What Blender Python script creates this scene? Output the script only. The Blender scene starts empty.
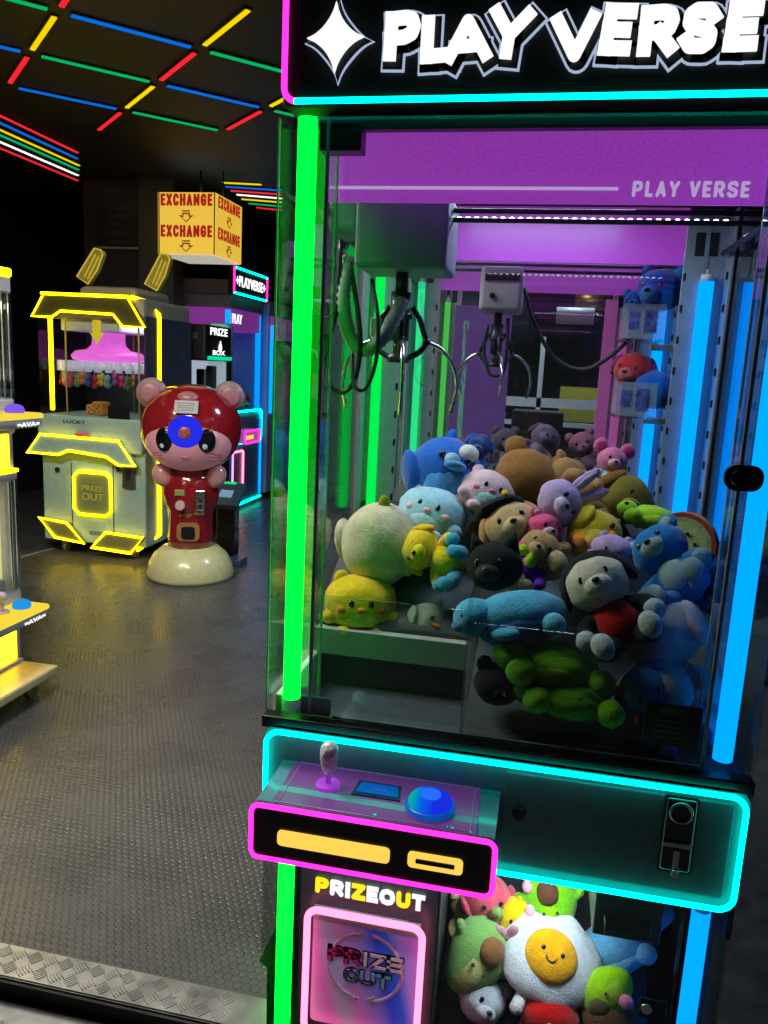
import bpy, bmesh, math, random
from mathutils import Vector, Matrix, Euler, noise
from math import pi, sin, cos, radians
random.seed(7)
SC = bpy.context.scene
COL = SC.collection

# ------------------------------------------------------------------ camera
CAMLOC = Vector((0.0, 0.0, 1.5))
FPX = 779.0
d1 = Vector((-4029, -343, 779)); vz = Vector((-209, 4226, 779))
aX = -d1.normalized(); aZ = -vz.normalized(); aY = aZ.cross(aX)
if aY.z < 0: aY = -aY
aX = aY.cross(aZ) if aY.cross(aZ).dot(aX) > 0 else aZ.cross(aY)
aX.normalize(); aY.normalize()
R3 = Matrix((aX, aY, aZ))                      # camera (right, down, forward) -> world
right, down, fwd = R3.col[0], R3.col[1], R3.col[2]
cam = bpy.data.cameras.new('camera'); camo = bpy.data.objects.new('camera', cam); COL.objects.link(camo)
m = Matrix.Identity(4)
for i in range(3):
    m[i][0] = right[i]; m[i][1] = -down[i]; m[i][2] = -fwd[i]; m[i][3] = CAMLOC[i]
camo.matrix_world = m
cam.sensor_fit = 'HORIZONTAL'; cam.sensor_width = 36.0; cam.lens = FPX / 768 * 36
cam.clip_start = 0.02; cam.clip_end = 60
SC.camera = camo

def ray(px, py): return R3 @ Vector((px - 384, py - 512, FPX))
def atY(px, py, Y): r = ray(px, py); return CAMLOC + r * (Y / r.y)
def atX(px, py, X): r = ray(px, py); return CAMLOC + r * (X / r.x)
def atZ(px, py, Z): r = ray(px, py); return CAMLOC + r * ((Z - 1.5) / r.z)

# ------------------------------------------------------------------ materials
MATS = {}
def newmat(name):
    mt = bpy.data.materials.new(name); mt.use_nodes = True
    nt = mt.node_tree; nt.nodes.clear()
    out = nt.nodes.new('ShaderNodeOutputMaterial')
    return mt, nt, out
def N(nt, t, **kw):
    n = nt.nodes.new(t)
    for k, v in kw.items():
        if k in n.inputs: n.inputs[k].default_value = v
        else: setattr(n, k, v)
    return n
def L(nt, a, b): nt.links.new(a, b)
def c4(c): return (c[0], c[1], c[2], 1)

def pbr(name, col, rough=0.45, metal=0.0, var=0.08, scale=30, bump=0.02, coat=0.0, spec=0.5):
    if name in MATS: return MATS[name]
    mt, nt, out = newmat(name)
    p = N(nt, 'ShaderNodeBsdfPrincipled'); L(nt, p.outputs[0], out.inputs[0])
    p.inputs['Metallic'].default_value = metal
    p.inputs['Coat Weight'].default_value = coat
    p.inputs['Specular IOR Level'].default_value = spec
    tc = N(nt, 'ShaderNodeTexCoord')
    nz = N(nt, 'ShaderNodeTexNoise', Scale=scale, Detail=4.0); L(nt, tc.outputs['Object'], nz.inputs['Vector'])
    r = N(nt, 'ShaderNodeValToRGB')
    r.color_ramp.elements[0].position = 0.3; r.color_ramp.elements[1].position = 0.7
    r.color_ramp.elements[0].color = c4([max(0, x * (1 - var)) for x in col])
    r.color_ramp.elements[1].color = c4([min(1, x * (1 + var)) for x in col])
    L(nt, nz.outputs['Fac'], r.inputs[0]); L(nt, r.outputs[0], p.inputs['Base Color'])
    mr = N(nt, 'ShaderNodeMapRange'); mr.inputs['To Min'].default_value = max(0.02, rough - 0.06); mr.inputs['To Max'].default_value = min(1, rough + 0.06)
    L(nt, nz.outputs['Fac'], mr.inputs[0]); L(nt, mr.outputs[0], p.inputs['Roughness'])
    if bump:
        b = N(nt, 'ShaderNodeBump', Strength=bump, Distance=0.01); L(nt, nz.outputs['Fac'], b.inputs['Height']); L(nt, b.outputs[0], p.inputs['Normal'])
    MATS[name] = mt; return mt

def neon(name, col, s=1.5):
    if name in MATS: return MATS[name]
    mt, nt, out = newmat(name)
    e = N(nt, 'ShaderNodeEmission', Color=c4(col), Strength=s); L(nt, e.outputs[0], out.inputs[0])
    MATS[name] = mt; return mt

def glass(name, tint=(0.97, 0.985, 0.98), f0=0.035, rough=0.0):
    if name in MATS: return MATS[name]
    mt, nt, out = newmat(name)
    g = N(nt, 'ShaderNodeNewGeometry')
    dp = N(nt, 'ShaderNodeVectorMath', operation='DOT_PRODUCT'); L(nt, g.outputs['Normal'], dp.inputs[0]); L(nt, g.outputs['Incoming'], dp.inputs[1])
    ab = N(nt, 'ShaderNodeMath', operation='ABSOLUTE'); L(nt, dp.outputs['Value'], ab.inputs[0])
    sb = N(nt, 'ShaderNodeMath', operation='SUBTRACT'); sb.inputs[0].default_value = 1.0; L(nt, ab.outputs[0], sb.inputs[1])
    pw = N(nt, 'ShaderNodeMath', operation='POWER'); L(nt, sb.outputs[0], pw.inputs[0]); pw.inputs[1].default_value = 5.0
    ma = N(nt, 'ShaderNodeMath', operation='MULTIPLY_ADD'); L(nt, pw.outputs[0], ma.inputs[0]); ma.inputs[1].default_value = 1 - f0; ma.inputs[2].default_value = f0
    t = N(nt, 'ShaderNodeBsdfTransparent', Color=c4(tint)); gl = N(nt, 'ShaderNodeBsdfGlossy', Roughness=rough)
    mx = N(nt, 'ShaderNodeMixShader'); L(nt, ma.outputs[0], mx.inputs[0]); L(nt, t.outputs[0], mx.inputs[1]); L(nt, gl.outputs[0], mx.inputs[2])
    L(nt, mx.outputs[0], out.inputs[0])
    MATS[name] = mt; return mt

def backlit(name, col, s, diff=0.5):
    """tinted acrylic sheet lit from behind: diffuse plus weak even glow"""
    if name in MATS: return MATS[name]
    mt, nt, out = newmat(name)
    p = N(nt, 'ShaderNodeBsdfPrincipled', Roughness=0.3); p.inputs['Base Color'].default_value = c4([x * diff for x in col])
    tc = N(nt, 'ShaderNodeTexCoord'); nz = N(nt, 'ShaderNodeTexNoise', Scale=160.0, Detail=3.0); L(nt, tc.outputs['Object'], nz.inputs['Vector'])
    mr = N(nt, 'ShaderNodeMapRange'); mr.inputs['To Min'].default_value = 0.6 * s; mr.inputs['To Max'].default_value = 1.4 * s; L(nt, nz.outputs['Fac'], mr.inputs[0])
    p.inputs['Emission Color'].default_value = c4(col); L(nt, mr.outputs[0], p.inputs['Emission Strength'])
    L(nt, p.outputs[0], out.inputs[0])
    MATS[name] = mt; return mt

def plushmat(col, col2=None):
    g_ = sum(col) / 3; col = tuple(max(0, min(.92, g_ + (x - g_) * 1.28)) for x in col); key = 'plush_%d_%d_%d' % tuple(int(x * 255) for x in col)
    if key in MATS: return MATS[key]
    mt, nt, out = newmat(key)
    p = N(nt, 'ShaderNodeBsdfPrincipled', Roughness=0.9); L(nt, p.outputs[0], out.inputs[0])
    p.inputs['Sheen Weight'].default_value = 0.05 + .35 * min(1, max(col) * 1.6); p.inputs['Sheen Roughness'].default_value = 0.5
    p.inputs['Specular IOR Level'].default_value = 0.15
    tc = N(nt, 'ShaderNodeTexCoord')
    a = N(nt, 'ShaderNodeTexNoise', Scale=44.0, Detail=6.0, Roughness=0.75); b = N(nt, 'ShaderNodeTexNoise', Scale=240.0, Detail=3.0)
    L(nt, tc.outputs['Object'], a.inputs['Vector']); L(nt, tc.outputs['Object'], b.inputs['Vector'])
    mx = N(nt, 'ShaderNodeMath', operation='ADD'); L(nt, a.outputs['Fac'], mx.inputs[0]); L(nt, b.outputs['Fac'], mx.inputs[1])
    r = N(nt, 'ShaderNodeValToRGB'); r.color_ramp.elements[0].position = 0.3; r.color_ramp.elements[1].position = 0.7
    r.color_ramp.elements[0].color = c4([x * 0.72 for x in col]); r.color_ramp.elements[1].color = c4([min(1, x * 1.12) for x in col])
    L(nt, a.outputs['Fac'], r.inputs[0]); L(nt, r.outputs[0], p.inputs['Base Color'])
    bp = N(nt, 'ShaderNodeBump', Strength=0.5, Distance=0.006); L(nt, mx.outputs[0], bp.inputs['Height']); L(nt, bp.outputs[0], p.inputs['Normal'])
    MATS[key] = mt; return mt

def matfloor():
    mt, nt, out = newmat('coin_rubber')
    p = N(nt, 'ShaderNodeBsdfPrincipled'); L(nt, p.outputs[0], out.inputs[0])
    tc = N(nt, 'ShaderNodeTexCoord')
    mp = N(nt, 'ShaderNodeMapping'); mp.inputs['Scale'].default_value = (44, 44 / 1.732, 1); L(nt, tc.outputs['Object'], mp.inputs[0])
    # two interleaved rectangular lattices make the hexagonal coin layout
    ds = []
    for off in (0.0, 0.5):
        ad = N(nt, 'ShaderNodeVectorMath', operation='ADD'); L(nt, mp.outputs[0], ad.inputs[0]); ad.inputs[1].default_value = (off, off, 0)
        fr = N(nt, 'ShaderNodeVectorMath', operation='FRACTION'); L(nt, ad.outputs[0], fr.inputs[0])
        sb = N(nt, 'ShaderNodeVectorMath', operation='SUBTRACT'); L(nt, fr.outputs[0], sb.inputs[0]); sb.inputs[1].default_value = (0.5, 0.5, 0)
        ml = N(nt, 'ShaderNodeVectorMath', operation='MULTIPLY'); L(nt, sb.outputs[0], ml.inputs[0]); ml.inputs[1].default_value = (1, 1.732, 0)
        ln = N(nt, 'ShaderNodeVectorMath', operation='LENGTH'); L(nt, ml.outputs[0], ln.inputs[0]); ds.append(ln)
    mn = N(nt, 'ShaderNodeMath', operation='MINIMUM'); L(nt, ds[0].outputs['Value'], mn.inputs[0]); L(nt, ds[1].outputs['Value'], mn.inputs[1])
    mr = N(nt, 'ShaderNodeMapRange'); mr.inputs['From Min'].default_value = 0.49; mr.inputs['From Max'].default_value = 0.40; L(nt, mn.outputs[0], mr.inputs[0])
    nz = N(nt, 'ShaderNodeTexNoise', Scale=3.0, Detail=6.0, Roughness=0.65); L(nt, tc.outputs['Object'], nz.inputs['Vector'])
    n2 = N(nt, 'ShaderNodeTexNoise', Scale=90.0, Detail=3.0); L(nt, tc.outputs['Object'], n2.inputs['Vector'])
    r = N(nt, 'ShaderNodeValToRGB'); r.color_ramp.elements[0].position = 0.3; r.color_ramp.elements[1].position = 0.75
    r.color_ramp.elements[0].color = (0.075, 0.076, 0.078, 1); r.color_ramp.elements[1].color = (0.125, 0.125, 0.122, 1)
    L(nt, nz.outputs['Fac'], r.inputs[0])
    dk = N(nt, 'ShaderNodeMix', data_type='RGBA', blend_type='MULTIPLY'); dk.inputs['Factor'].default_value = 1.0
    g = N(nt, 'ShaderNodeMapRange'); g.inputs['To Min'].default_value = 0.6; g.inputs['To Max'].default_value = 1.0; L(nt, mr.outputs[0], g.inputs[0])
    L(nt, r.outputs[0], dk.inputs['A']); L(nt, g.outputs[0], dk.inputs['B']); L(nt, dk.outputs['Result'], p.inputs['Base Color'])
    rr = N(nt, 'ShaderNodeMapRange'); rr.inputs['To Min'].default_value = 0.19; rr.inputs['To Max'].default_value = 0.36; L(nt, nz.outputs['Fac'], rr.inputs[0]); L(nt, rr.outputs[0], p.inputs['Roughness'])
    sm = N(nt, 'ShaderNodeMath', operation='MULTIPLY_ADD'); L(nt, n2.outputs['Fac'], sm.inputs[0]); sm.inputs[1].default_value = 0.12; L(nt, mr.outputs[0], sm.inputs[2])
    bp = N(nt, 'ShaderNodeBump', Strength=0.5, Distance=0.003); L(nt, sm.outputs[0], bp.inputs['Height']); L(nt, bp.outputs[0], p.inputs['Normal'])
    MATS['floor'] = mt; return mt

black = pbr('black_plastic', (0.010, 0.010, 0.012), 0.35)
blackm = pbr('black_matte', (0.006, 0.006, 0.007), 0.7)
steel = pbr('grey_steel', (0.36, 0.38, 0.43), 0.42, 0.25)
darksteel = pbr('dark_steel', (0.05, 0.055, 0.065), 0.35, 0.6)
chrome = pbr('chrome', (0.75, 0.75, 0.76), 0.14, 1.0, var=0.03)
white = pbr('white_plastic', (0.75, 0.76, 0.78), 0.4)
panelm = pbr('cabinet_panel', (0.045, 0.06, 0.07), 0.4)
clear = glass('clear_glass')
acry = glass('clear_acrylic', (0.93, 0.965, 0.95), 0.05)
smoke = glass('smoked_acrylic', (0.80, 0.84, 0.86), 0.05)
GREEN = neon('neon_green', (0.0, 0.86, 0.017), 5.0)
CYANB = neon('neon_sky_blue', (0.0, 0.115, 0.45), 4.2)
CYAN = neon('neon_turquoise', (0.0, 0.95, 0.72), 3.6)
MAG = neon('neon_magenta', (1.0, 0.022, 0.40), 2.6)
PINK = neon('neon_pink', (1.0, 0.21, 0.37), 2.6)
YEL = neon('neon_yellow', (1.0, 0.70, 0.003), 6.0)
RED = neon('neon_red', (1.0, 0.02, 0.03), 1.0)
BLU = neon('neon_blue', (0.0, 0.17, 0.85), 0.9)
GRN2 = neon('neon_emerald', (0.0, 0.52, 0.14), 0.9)
WHT = neon('neon_white', (0.9, 0.95, 1.0), 1.6)
YEL2 = neon('strip_yellow', (0.95, 0.68, 0.0), 1.0)
purplep = backlit('purple_acrylic', (0.42, 0.06, 0.52), 0.42, .9)
purpleh = backlit('purple_header_sheet', (0.37, 0.05, 0.52), 0.72, .9)

# ------------------------------------------------------------------ mesh builder
class MB:
    def __init__(s): s.bm = bmesh.new()
    def _add(s, verts, mat=None, smooth=False):
        if mat is not None: bmesh.ops.transform(s.bm, matrix=mat, verts=verts)
        if smooth:
            for v in verts:
                for f in v.link_faces: f.smooth = True
        return s
    def box(s, x0, x1, y0, y1, z0, z1, bev=0.0, seg=2, mat=None):
        r = bmesh.ops.create_cube(s.bm, size=1.0)
        bmesh.ops.scale(s.bm, vec=(x1 - x0, y1 - y0, z1 - z0), verts=r['verts'])
        bmesh.ops.translate(s.bm, vec=((x0 + x1) / 2, (y0 + y1) / 2, (z0 + z1) / 2), verts=r['verts'])
        vs = r['verts']
        if bev > 0:
            es = list({e for v in vs for e in v.link_edges})
            q = bmesh.ops.bevel(s.bm, geom=es, offset=bev, segments=seg, affect='EDGES', profile=0.5)
            vs = list({v for f in q['faces'] for v in f.verts} | {v for v in vs if v.is_valid})
            ex = set(vs)
            for v in list(ex):
                for f in v.link_faces: ex |= set(f.verts)
            vs = list(ex)
        if mat is not None: bmesh.ops.transform(s.bm, matrix=mat, verts=vs)
        return s
    def cyl(s, p0, p1, r0, r1=None, n=20, caps=True, smooth=True):
        p0, p1 = Vector(p0), Vector(p1); d = p1 - p0
        q = bmesh.ops.create_cone(s.bm, cap_ends=caps, segments=n, radius1=r0, radius2=r0 if r1 is None else r1, depth=d.length)
        mt = Matrix.Translation((p0 + p1) / 2) @ d.to_track_quat('Z', 'Y').to_matrix().to_4x4()
        bmesh.ops.transform(s.bm, matrix=mt, verts=q['verts'])
        if smooth:
            for f in {f for v in q['verts'] for f in v.link_faces}: f.smooth = len(f.verts) == 4
        return s
    def ell(s, c, r, rot=(0, 0, 0), lump=0.0, u=24, v=16, freq=2.2, sq=1.0, seed=0):
        q = bmesh.ops.create_uvsphere(s.bm, u_segments=u, v_segments=v, radius=1.0)
        if isinstance(r, (int, float)): r = (r, r, r)
        for w in q['verts']:
            if sq != 1.0:
                w.co = Vector([math.copysign(abs(t) ** sq, t) for t in w.co])
            if lump: w.co *= 1 + lump * noise.noise(w.co * freq + Vector((seed, seed * 1.7, 0)))
        mt = Matrix.Translation(c) @ Euler([radians(a) for a in rot]).to_matrix().to_4x4() @ Matrix.Diagonal((r[0], r[1], r[2], 1))
        bmesh.ops.transform(s.bm, matrix=mt, verts=q['verts'])
        for f in {f for w in q['verts'] for f in w.link_faces}: f.smooth = True
        return s
    def tube(s, pts, r, n=10, closed=False, ridges=False):
        pts = [Vector(p) for p in pts]; rings = []; k = len(pts); prev = None
        for i, p in enumerate(pts):
            if closed: t = pts[(i + 1) % k] - pts[i - 1]
            else: t = pts[min(i + 1, k - 1)] - pts[max(i - 1, 0)]
            t.normalize()
            if prev is None:
                a = t.orthogonal().normalized()
            else:
                a = (prev - t * prev.dot(t))
                a = a.normalized() if a.length > 1e-6 else t.orthogonal().normalized()
            prev = a; b = t.cross(a)
            rr = r[i] if isinstance(r, (list, tuple)) else r
            if ridges: rr *= 1.0 if i % 2 else 0.82
            rings.append([s.bm.verts.new(p + a * rr * cos(2 * pi * j / n) + b * rr * sin(2 * pi * j / n)) for j in range(n)])
        m_ = k if closed else k - 1
        for i in range(m_):
            A, B = rings[i], rings[(i + 1) % k]
            off = 0
            if closed and i == k - 1:
                off = min(range(n), key=lambda o: (A[0].co - B[o].co).length)
            for j in range(n):
                f = s.bm.faces.new((A[j], A[(j + 1) % n], B[(j + 1 + off) % n], B[(j + off) % n])); f.smooth = True
        if not closed:
            s.bm.faces.new(rings[0][::-1]); s.bm.faces.new(rings[-1])
        return s
    def prism(s, poly, f3, depth):
        """poly: 2-D outline; f3(u, v, d): 2-D + depth -> 3-D"""
        a = [s.bm.verts.new(f3(u, v, 0)) for u, v in poly]; b = [s.bm.verts.new(f3(u, v, depth)) for u, v in poly]
        n = len(poly); s.bm.faces.new(a); s.bm.faces.new(b[::-1])
        for i in range(n): s.bm.faces.new((a[i], b[i], b[(i + 1) % n], a[(i + 1) % n]))
        return s
    def lathe(s, prof, c, n=36, sx=1.0, sy=1.0):
        rings = []
        for r, z in prof:
            rings.append([s.bm.verts.new((c[0] + sx * r * cos(2 * pi * j / n), c[1] + sy * r * sin(2 * pi * j / n), c[2] + z)) for j in range(n)])
        for A, B in zip(rings, rings[1:]):
            for j in range(n):
                f = s.bm.faces.new((A[j], A[(j + 1) % n], B[(j + 1) % n], B[j])); f.smooth = True
        s.bm.faces.new(rings[0][::-1]); s.bm.faces.new(rings[-1])
        return s
    def add_mesh(s, me, mt):
        n0 = len(s.bm.verts); s.bm.from_mesh(me); s.bm.verts.ensure_lookup_table()
        vs = s.bm.verts[n0:]; bmesh.ops.transform(s.bm, matrix=mt, verts=vs); return s

def catmull(pts, n=8):
    pts = [Vector(p) for p in pts]; out = []
    P = [2 * pts[0] - pts[1]] + pts + [2 * pts[-1] - pts[-2]]
    for i in range(1, len(P) - 2):
        for k in range(n):
            t = k / n; a, b, c, d = P[i - 1:i + 3]
            out.append(0.5 * ((2 * b) + (c - a) * t + (2 * a - 5 * b + 4 * c - d) * t * t + (3 * b - a - 3 * c + d) * t ** 3))
    out.append(pts[-1]); return out

def rrect(u0, u1, v0, v1, r, n=6):
    out = []
    for cx, cy, a in ((u1 - r, v1 - r, 0), (u0 + r, v1 - r, 90), (u0 + r, v0 + r, 180), (u1 - r, v0 + r, 270)):
        for k in range(n + 1):
            t = radians(a + 90 * k / n); out.append((cx + r * cos(t), cy + r * sin(t)))
    return out
def FY(Y): return lambda u, v, d: (u, Y - d, v)        # outline in X-Z on a face looking towards -Y
def FX(X): return lambda u, v, d: (X + d, u, v)        # outline in Y-Z on a face looking towards +X

def link(name, me, mat, parent=None, pinv=None):
    o = bpy.data.objects.new(name, me); COL.objects.link(o)
    if mat is not None: me.materials.append(mat)
    if parent is not None:
        o.parent = parent
        if parent.type == 'EMPTY' and pinv is not False:
            o.matrix_parent_inverse = Matrix.Translation(-parent.location)
    return o
def build(name, mb, mat, parent=None, label=None, local=False):
    bmesh.ops.recalc_face_normals(mb.bm, faces=mb.bm.faces)
    me = bpy.data.meshes.new(name); mb.bm.to_mesh(me); mb.bm.free()
    o = link(name, me, mat, parent, False if local else None)
    if label: o['label'] = label
    return o
def boxes(name, lst, mat, root, bev=0.0):
    out_ = []
    for q in lst:
        b_ = MB(); b_.box(*q, bev); out_.append(build(name, b_, mat, root))
    return out_
def tag(o, label=None, cat=None, group=None, kind=None):
    if label: o['label'] = label
    if cat: o['category'] = cat
    if group: o['group'] = group
    if kind: o['kind'] = kind
    return o
def empty(name, loc, label, cat, group=None):
    o = bpy.data.objects.new(name, None); COL.objects.link(o); o.location = loc; o.empty_display_size = 0.1
    return tag(o, label, cat, group)
def struct(name, mb, mat): return tag(build(name, mb, mat), kind='structure')
def kids(o): return [c for c in bpy.data.objects if c.parent is o]
def copy_tree(o, parent=None, cache=None):
    c = o.copy(); COL.objects.link(c)
    if parent is not None: c.parent = parent
    for ch in kids(o): copy_tree(ch, c)
    return c

def textmesh(txt, ext=0.02, off=0.0, bevel=0.0, shear=0.0, space=1.0):
    cu = bpy.data.curves.new('txt', 'FONT'); cu.body = txt; cu.extrude = ext; cu.offset = off; cu.bevel_depth = bevel; cu.shear = shear
    cu.space_character = space; cu.resolution_u = 4
    o = bpy.data.objects.new('txt', cu); COL.objects.link(o); bpy.context.view_layer.update()
    me = bpy.data.meshes.new_from_object(o.evaluated_get(bpy.context.evaluated_depsgraph_get()))
    bpy.data.objects.remove(o); bpy.data.curves.remove(cu); return me
def put_text(mb, txt, x0, x1, z0, z1, frame, ext=0.02, off=0.0, rots=None, dy=None, shear=0.0, bevel=0.0, space=1.0):
    """lay text so that its outline fills x0..x1, z0..z1 of a face; frame: 4x4 mapping text x,y,z to the world"""
    me = textmesh(txt, ext, off, bevel, shear, space)
    xs = [v.co.x for v in me.vertices]; ys = [v.co.y for v in me.vertices]
    a, b, c, d = min(xs), max(xs), min(ys), max(ys)
    sx, sy = (x1 - x0) / (b - a), (z1 - z0) / (d - c)
    mt = frame @ Matrix.Translation((x0, z0, 0)) @ Matrix.Diagonal((sx, sy, min(sx, sy), 1)) @ Matrix.Translation((-a, -c, 0))
    mb.add_mesh(me, mt); bpy.data.meshes.remove(me); return mb
def frameY(Y):      # text face towards -Y
    return Matrix(((1, 0, 0, 0), (0, 0, -1, Y), (0, 1, 0, 0), (0, 0, 0, 1)))
def frameX(X):      # text face towards +X, reading along +Y
    return Matrix(((0, 0, 1, X), (1, 0, 0, 0), (0, 1, 0, 0), (0, 0, 0, 1)))

GL = {'P': [[(0,0),(0,1),(.6,1),(.9,.93),(1,.74),(.9,.53),(.6,.44),(0,.44)]], 'L': [[(0,1),(0,0),(1,0)]], 'A': [[(0,0),(.5,1),(1,0)],[(.2,.28),(.8,.28)]],
 'Y': [[(0,1),(.5,.45),(1,1)],[(.5,.45),(.5,0)]], 'V': [[(0,1),(.5,0),(1,1)]], 'E': [[(1,1),(0,1),(0,0),(1,0)],[(0,.5),(.85,.5)]],
 'R': [[(0,0),(0,1),(.6,1),(.9,.93),(1,.74),(.9,.53),(.6,.44),(0,.44)],[(.5,.44),(1,0)]],
 'S': [[(1,.84),(.8,1),(.25,1),(.02,.88),(.02,.66),(.22,.54),(.78,.46),(.98,.34),(.98,.12),(.75,0),(.2,0),(0,.16)]], 'I': [[(.5,0),(.5,1)]], 'Z': [[(0,1),(1,1),(0,0),(1,0)]],
 'O': [[(.5,1),(.15,.9),(0,.65),(0,.35),(.15,.1),(.5,0),(.85,.1),(1,.35),(1,.65),(.85,.9),(.5,1)]], 'U': [[(0,1),(0,.28),(.15,.07),(.5,0),(.85,.07),(1,.28),(1,1)]],
 'T': [[(0,1),(1,1)],[(.5,1),(.5,0)]], 'X': [[(0,0),(1,1)],[(0,1),(1,0)]], 'C': [[(1,.80),(.8,1),(.3,1),(0,.78),(0,.22),(.3,0),(.8,0),(1,.20)]],
 'G': [[(1,.80),(.8,1),(.3,1),(0,.78),(0,.22),(.3,0),(.8,0),(1,.2),(1,.45),(.62,.45)]], 'H': [[(0,0),(0,1)],[(1,0),(1,1)],[(0,.5),(1,.5)]], 'N': [[(0,0),(0,1),(1,0),(1,1)]],
 'K': [[(0,0),(0,1)],[(1,1),(0,.45)],[(.3,.6),(1,0)]], 'D': [[(0,0),(0,1),(.6,1),(1,.7),(1,.3),(.6,0),(0,0)]], 'W': [[(0,1),(.25,0),(.5,.8),(.75,0),(1,1)]], 'B': [[(0,0),(0,1),(.7,1),(.95,.85),(.95,.65),(.7,.53),(0,.53)],[(.7,.53),(1,.4),(1,.15),(.7,0),(0,0)]],
 '+': [[(0,.5),(1,.5)],[(.5,0),(.5,1)]]}
def glyph(b, ch, x0, x1, z0, z1, th, f3, depth, rot=0, shear=0.0, fit=None, square=False, dx=0, dz=0):
    """one bold letter drawn with broad strokes filling the box; fit: stroke width used for fitting"""
    ft = th if fit is None else fit; h = th / 2
    cx, cz = (x0 + x1) / 2, (z0 + z1) / 2; cr, sr = cos(radians(rot)), sin(radians(rot))
    def P(u, v):
        x = x0 + ft / 2 + u * (x1 - x0 - ft) - cx; z = z0 + ft / 2 + v * (z1 - z0 - ft) - cz; x += shear * z
        return (cx + dx + x * cr - z * sr, cz + dz + x * sr + z * cr)
    for pl in GL[ch]:
        pts = [P(*q) for q in pl]
        n = len(pts); ang = [0] * n
        for q in range(1, n - 1):
            v1 = Vector(pts[q]) - Vector(pts[q - 1]); v2 = Vector(pts[q + 1]) - Vector(pts[q])
            ang[q] = math.degrees(v1.angle(v2)) if v1.length > 1e-7 and v2.length > 1e-7 else 0
        for q in range(n - 1):
            (ax, az), (bx, bz) = pts[q], pts[q + 1]
            dxx, dzz = bx - ax, bz - az; ln = math.hypot(dxx, dzz) or 1e-6; ux, uz = dxx / ln * h, dzz / ln * h
            if square:
                if q == 0 or 78 < ang[q] < 102: ax, az = ax - ux, az - uz
                if q == n - 2 or 78 < ang[q + 1] < 102: bx, bz = bx + ux, bz + uz
            b.prism([(ax - uz, az + ux), (ax + uz, az - ux), (bx + uz, bz - ux), (bx - uz, bz + ux)], f3, depth)
        for q, (ax, az) in enumerate(pts):
            if square and (q in (0, n - 1) or 78 < ang[q] < 102): continue
            b.prism([(ax + h * cos(2 * pi * k / 14), az + h * sin(2 * pi * k / 14)) for k in range(14)], f3, depth)
WID = {'I': .42, ' ': .55, 'L': .82, 'E': .85, 'T': .95, 'W': 1.35, 'N': 1.05, 'O': 1.08}
def words_on(b, txt, x0, x1, z0, z1, th, f3, depth, gap=.12, only=None, **k):
    tot = sum(WID.get(c, 1) for c in txt); x = x0
    for i, c in enumerate(txt):
        w_ = (x1 - x0) * WID.get(c, 1) / tot; g = (x1 - x0) / tot * gap / 2
        if c != ' ' and (only is None or i in only):
            if c == 'I': glyph(b, c, x + w_ / 2 - th / 2 - .0005, x + w_ / 2 + th / 2 + .0005, z0, z1, th, f3, depth, **k)
            else: glyph(b, c, x + g, x + w_ - g, z0, z1, th, f3, depth, **k)
        x += w_
    return b

# ================================================================== SETTING
ML, MR, MF, MBK = -0.585, 0.50, 1.65, 2.52       # main machine: left, right, front, back
LOW = -0.34                                       # pavement in front of the step
EA = (atY(267, 990, 1.47).x, 1.47); EF = (atY(267, 1000, 1.45).x, 1.45)
mb = MB()
mb.prism([(-5.5, 1.47), (EA[0], 1.47), (atY(267, 965, 1.648).x, 1.648), (-0.592, 1.66), (-0.592, 5.0), (4.0, 5.0), (4.0, 10.0), (-5.5, 10.0)], lambda u, v, d: (u, v, d), -0.3)
struct('floor', mb, matfloor())
plate = pbr('checker_plate', (0.42, 0.42, 0.41), 0.34, 0.85, var=0.2, scale=14)
mb = MB(); mb.box(-5.5, 4.0, -2.5, 10.0, LOW - 0.05, LOW)
struct('floor_lower', mb, plate)
def tread(mb, x0, x1, y0, y1, z, cell):
    nx, ny = int((x1 - x0) / cell), max(1, int(round((y1 - y0) / cell)))
    for i in range(nx):
        for j in range(ny):
            cx, cy = x0 + (i + .5) * cell, y0 + (j + .5) * (y1 - y0) / ny
            a = radians(52 if (i + j) % 2 else -38)
            for k in range(-2, 3):
                px, py = cx - sin(a) * k * cell * .17, cy + cos(a) * k * cell * .17
                ring = []
                for q in range(10):
                    t = 2 * pi * q / 10; u, v = cell * .40 * cos(t), cell * .062 * sin(t)
                    ring.append(mb.bm.verts.new((px + u * cos(a) - v * sin(a), py + u * sin(a) + v * cos(a), z)))
                ring2 = [mb.bm.verts.new((px + (w.co.x - px) * .72, py + (w.co.y - py) * .72, z + .0024)) for w in ring]
                for q in range(10): mb.bm.faces.new((ring[q], ring[(q + 1) % 10], ring2[(q + 1) % 10], ring2[q]))
                mb.bm.faces.new(ring2)
EB = atY(267, 985, 1.548).x
mb = MB(); mb.prism([(-3.0, 1.45), (EF[0], 1.45), (EB, 1.548), (-3.0, 1.548)], lambda u, v, d: (u, v, .003 - d), .007); mb.box(-3.0, EF[0], 1.45, 1.457, -0.012, 0.003, 0.001)
tread(mb, -1.75, -0.575, 1.46, 1.545, 0.003, 0.0425)
for x in (-1.02, -0.745, -0.70, -1.3):
    mb.cyl((x, 1.50, 0.002), (x, 1.50, 0.0055), 0.006, n=10)
struct('trim_1', mb, plate)
mb = MB(); mb.box(-3.0, EF[0] - .002, 1.462, 1.47, LOW, -0.004)
struct('trim_2', mb, blackm)
mb = MB(); mb.box(-3.0, -0.60, 1.0, 1.455, LOW, -.06); tread(mb, -1.7, -0.60, 1.12, 1.40, -.06, 0.0425)
struct('trim_3', mb, plate)
wallm = pbr('dark_wall', (0.012, 0.012, 0.014), 0.6)
ceilm = pbr('dark_ceiling', (0.011, 0.011, 0.012), 0.6)
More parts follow.
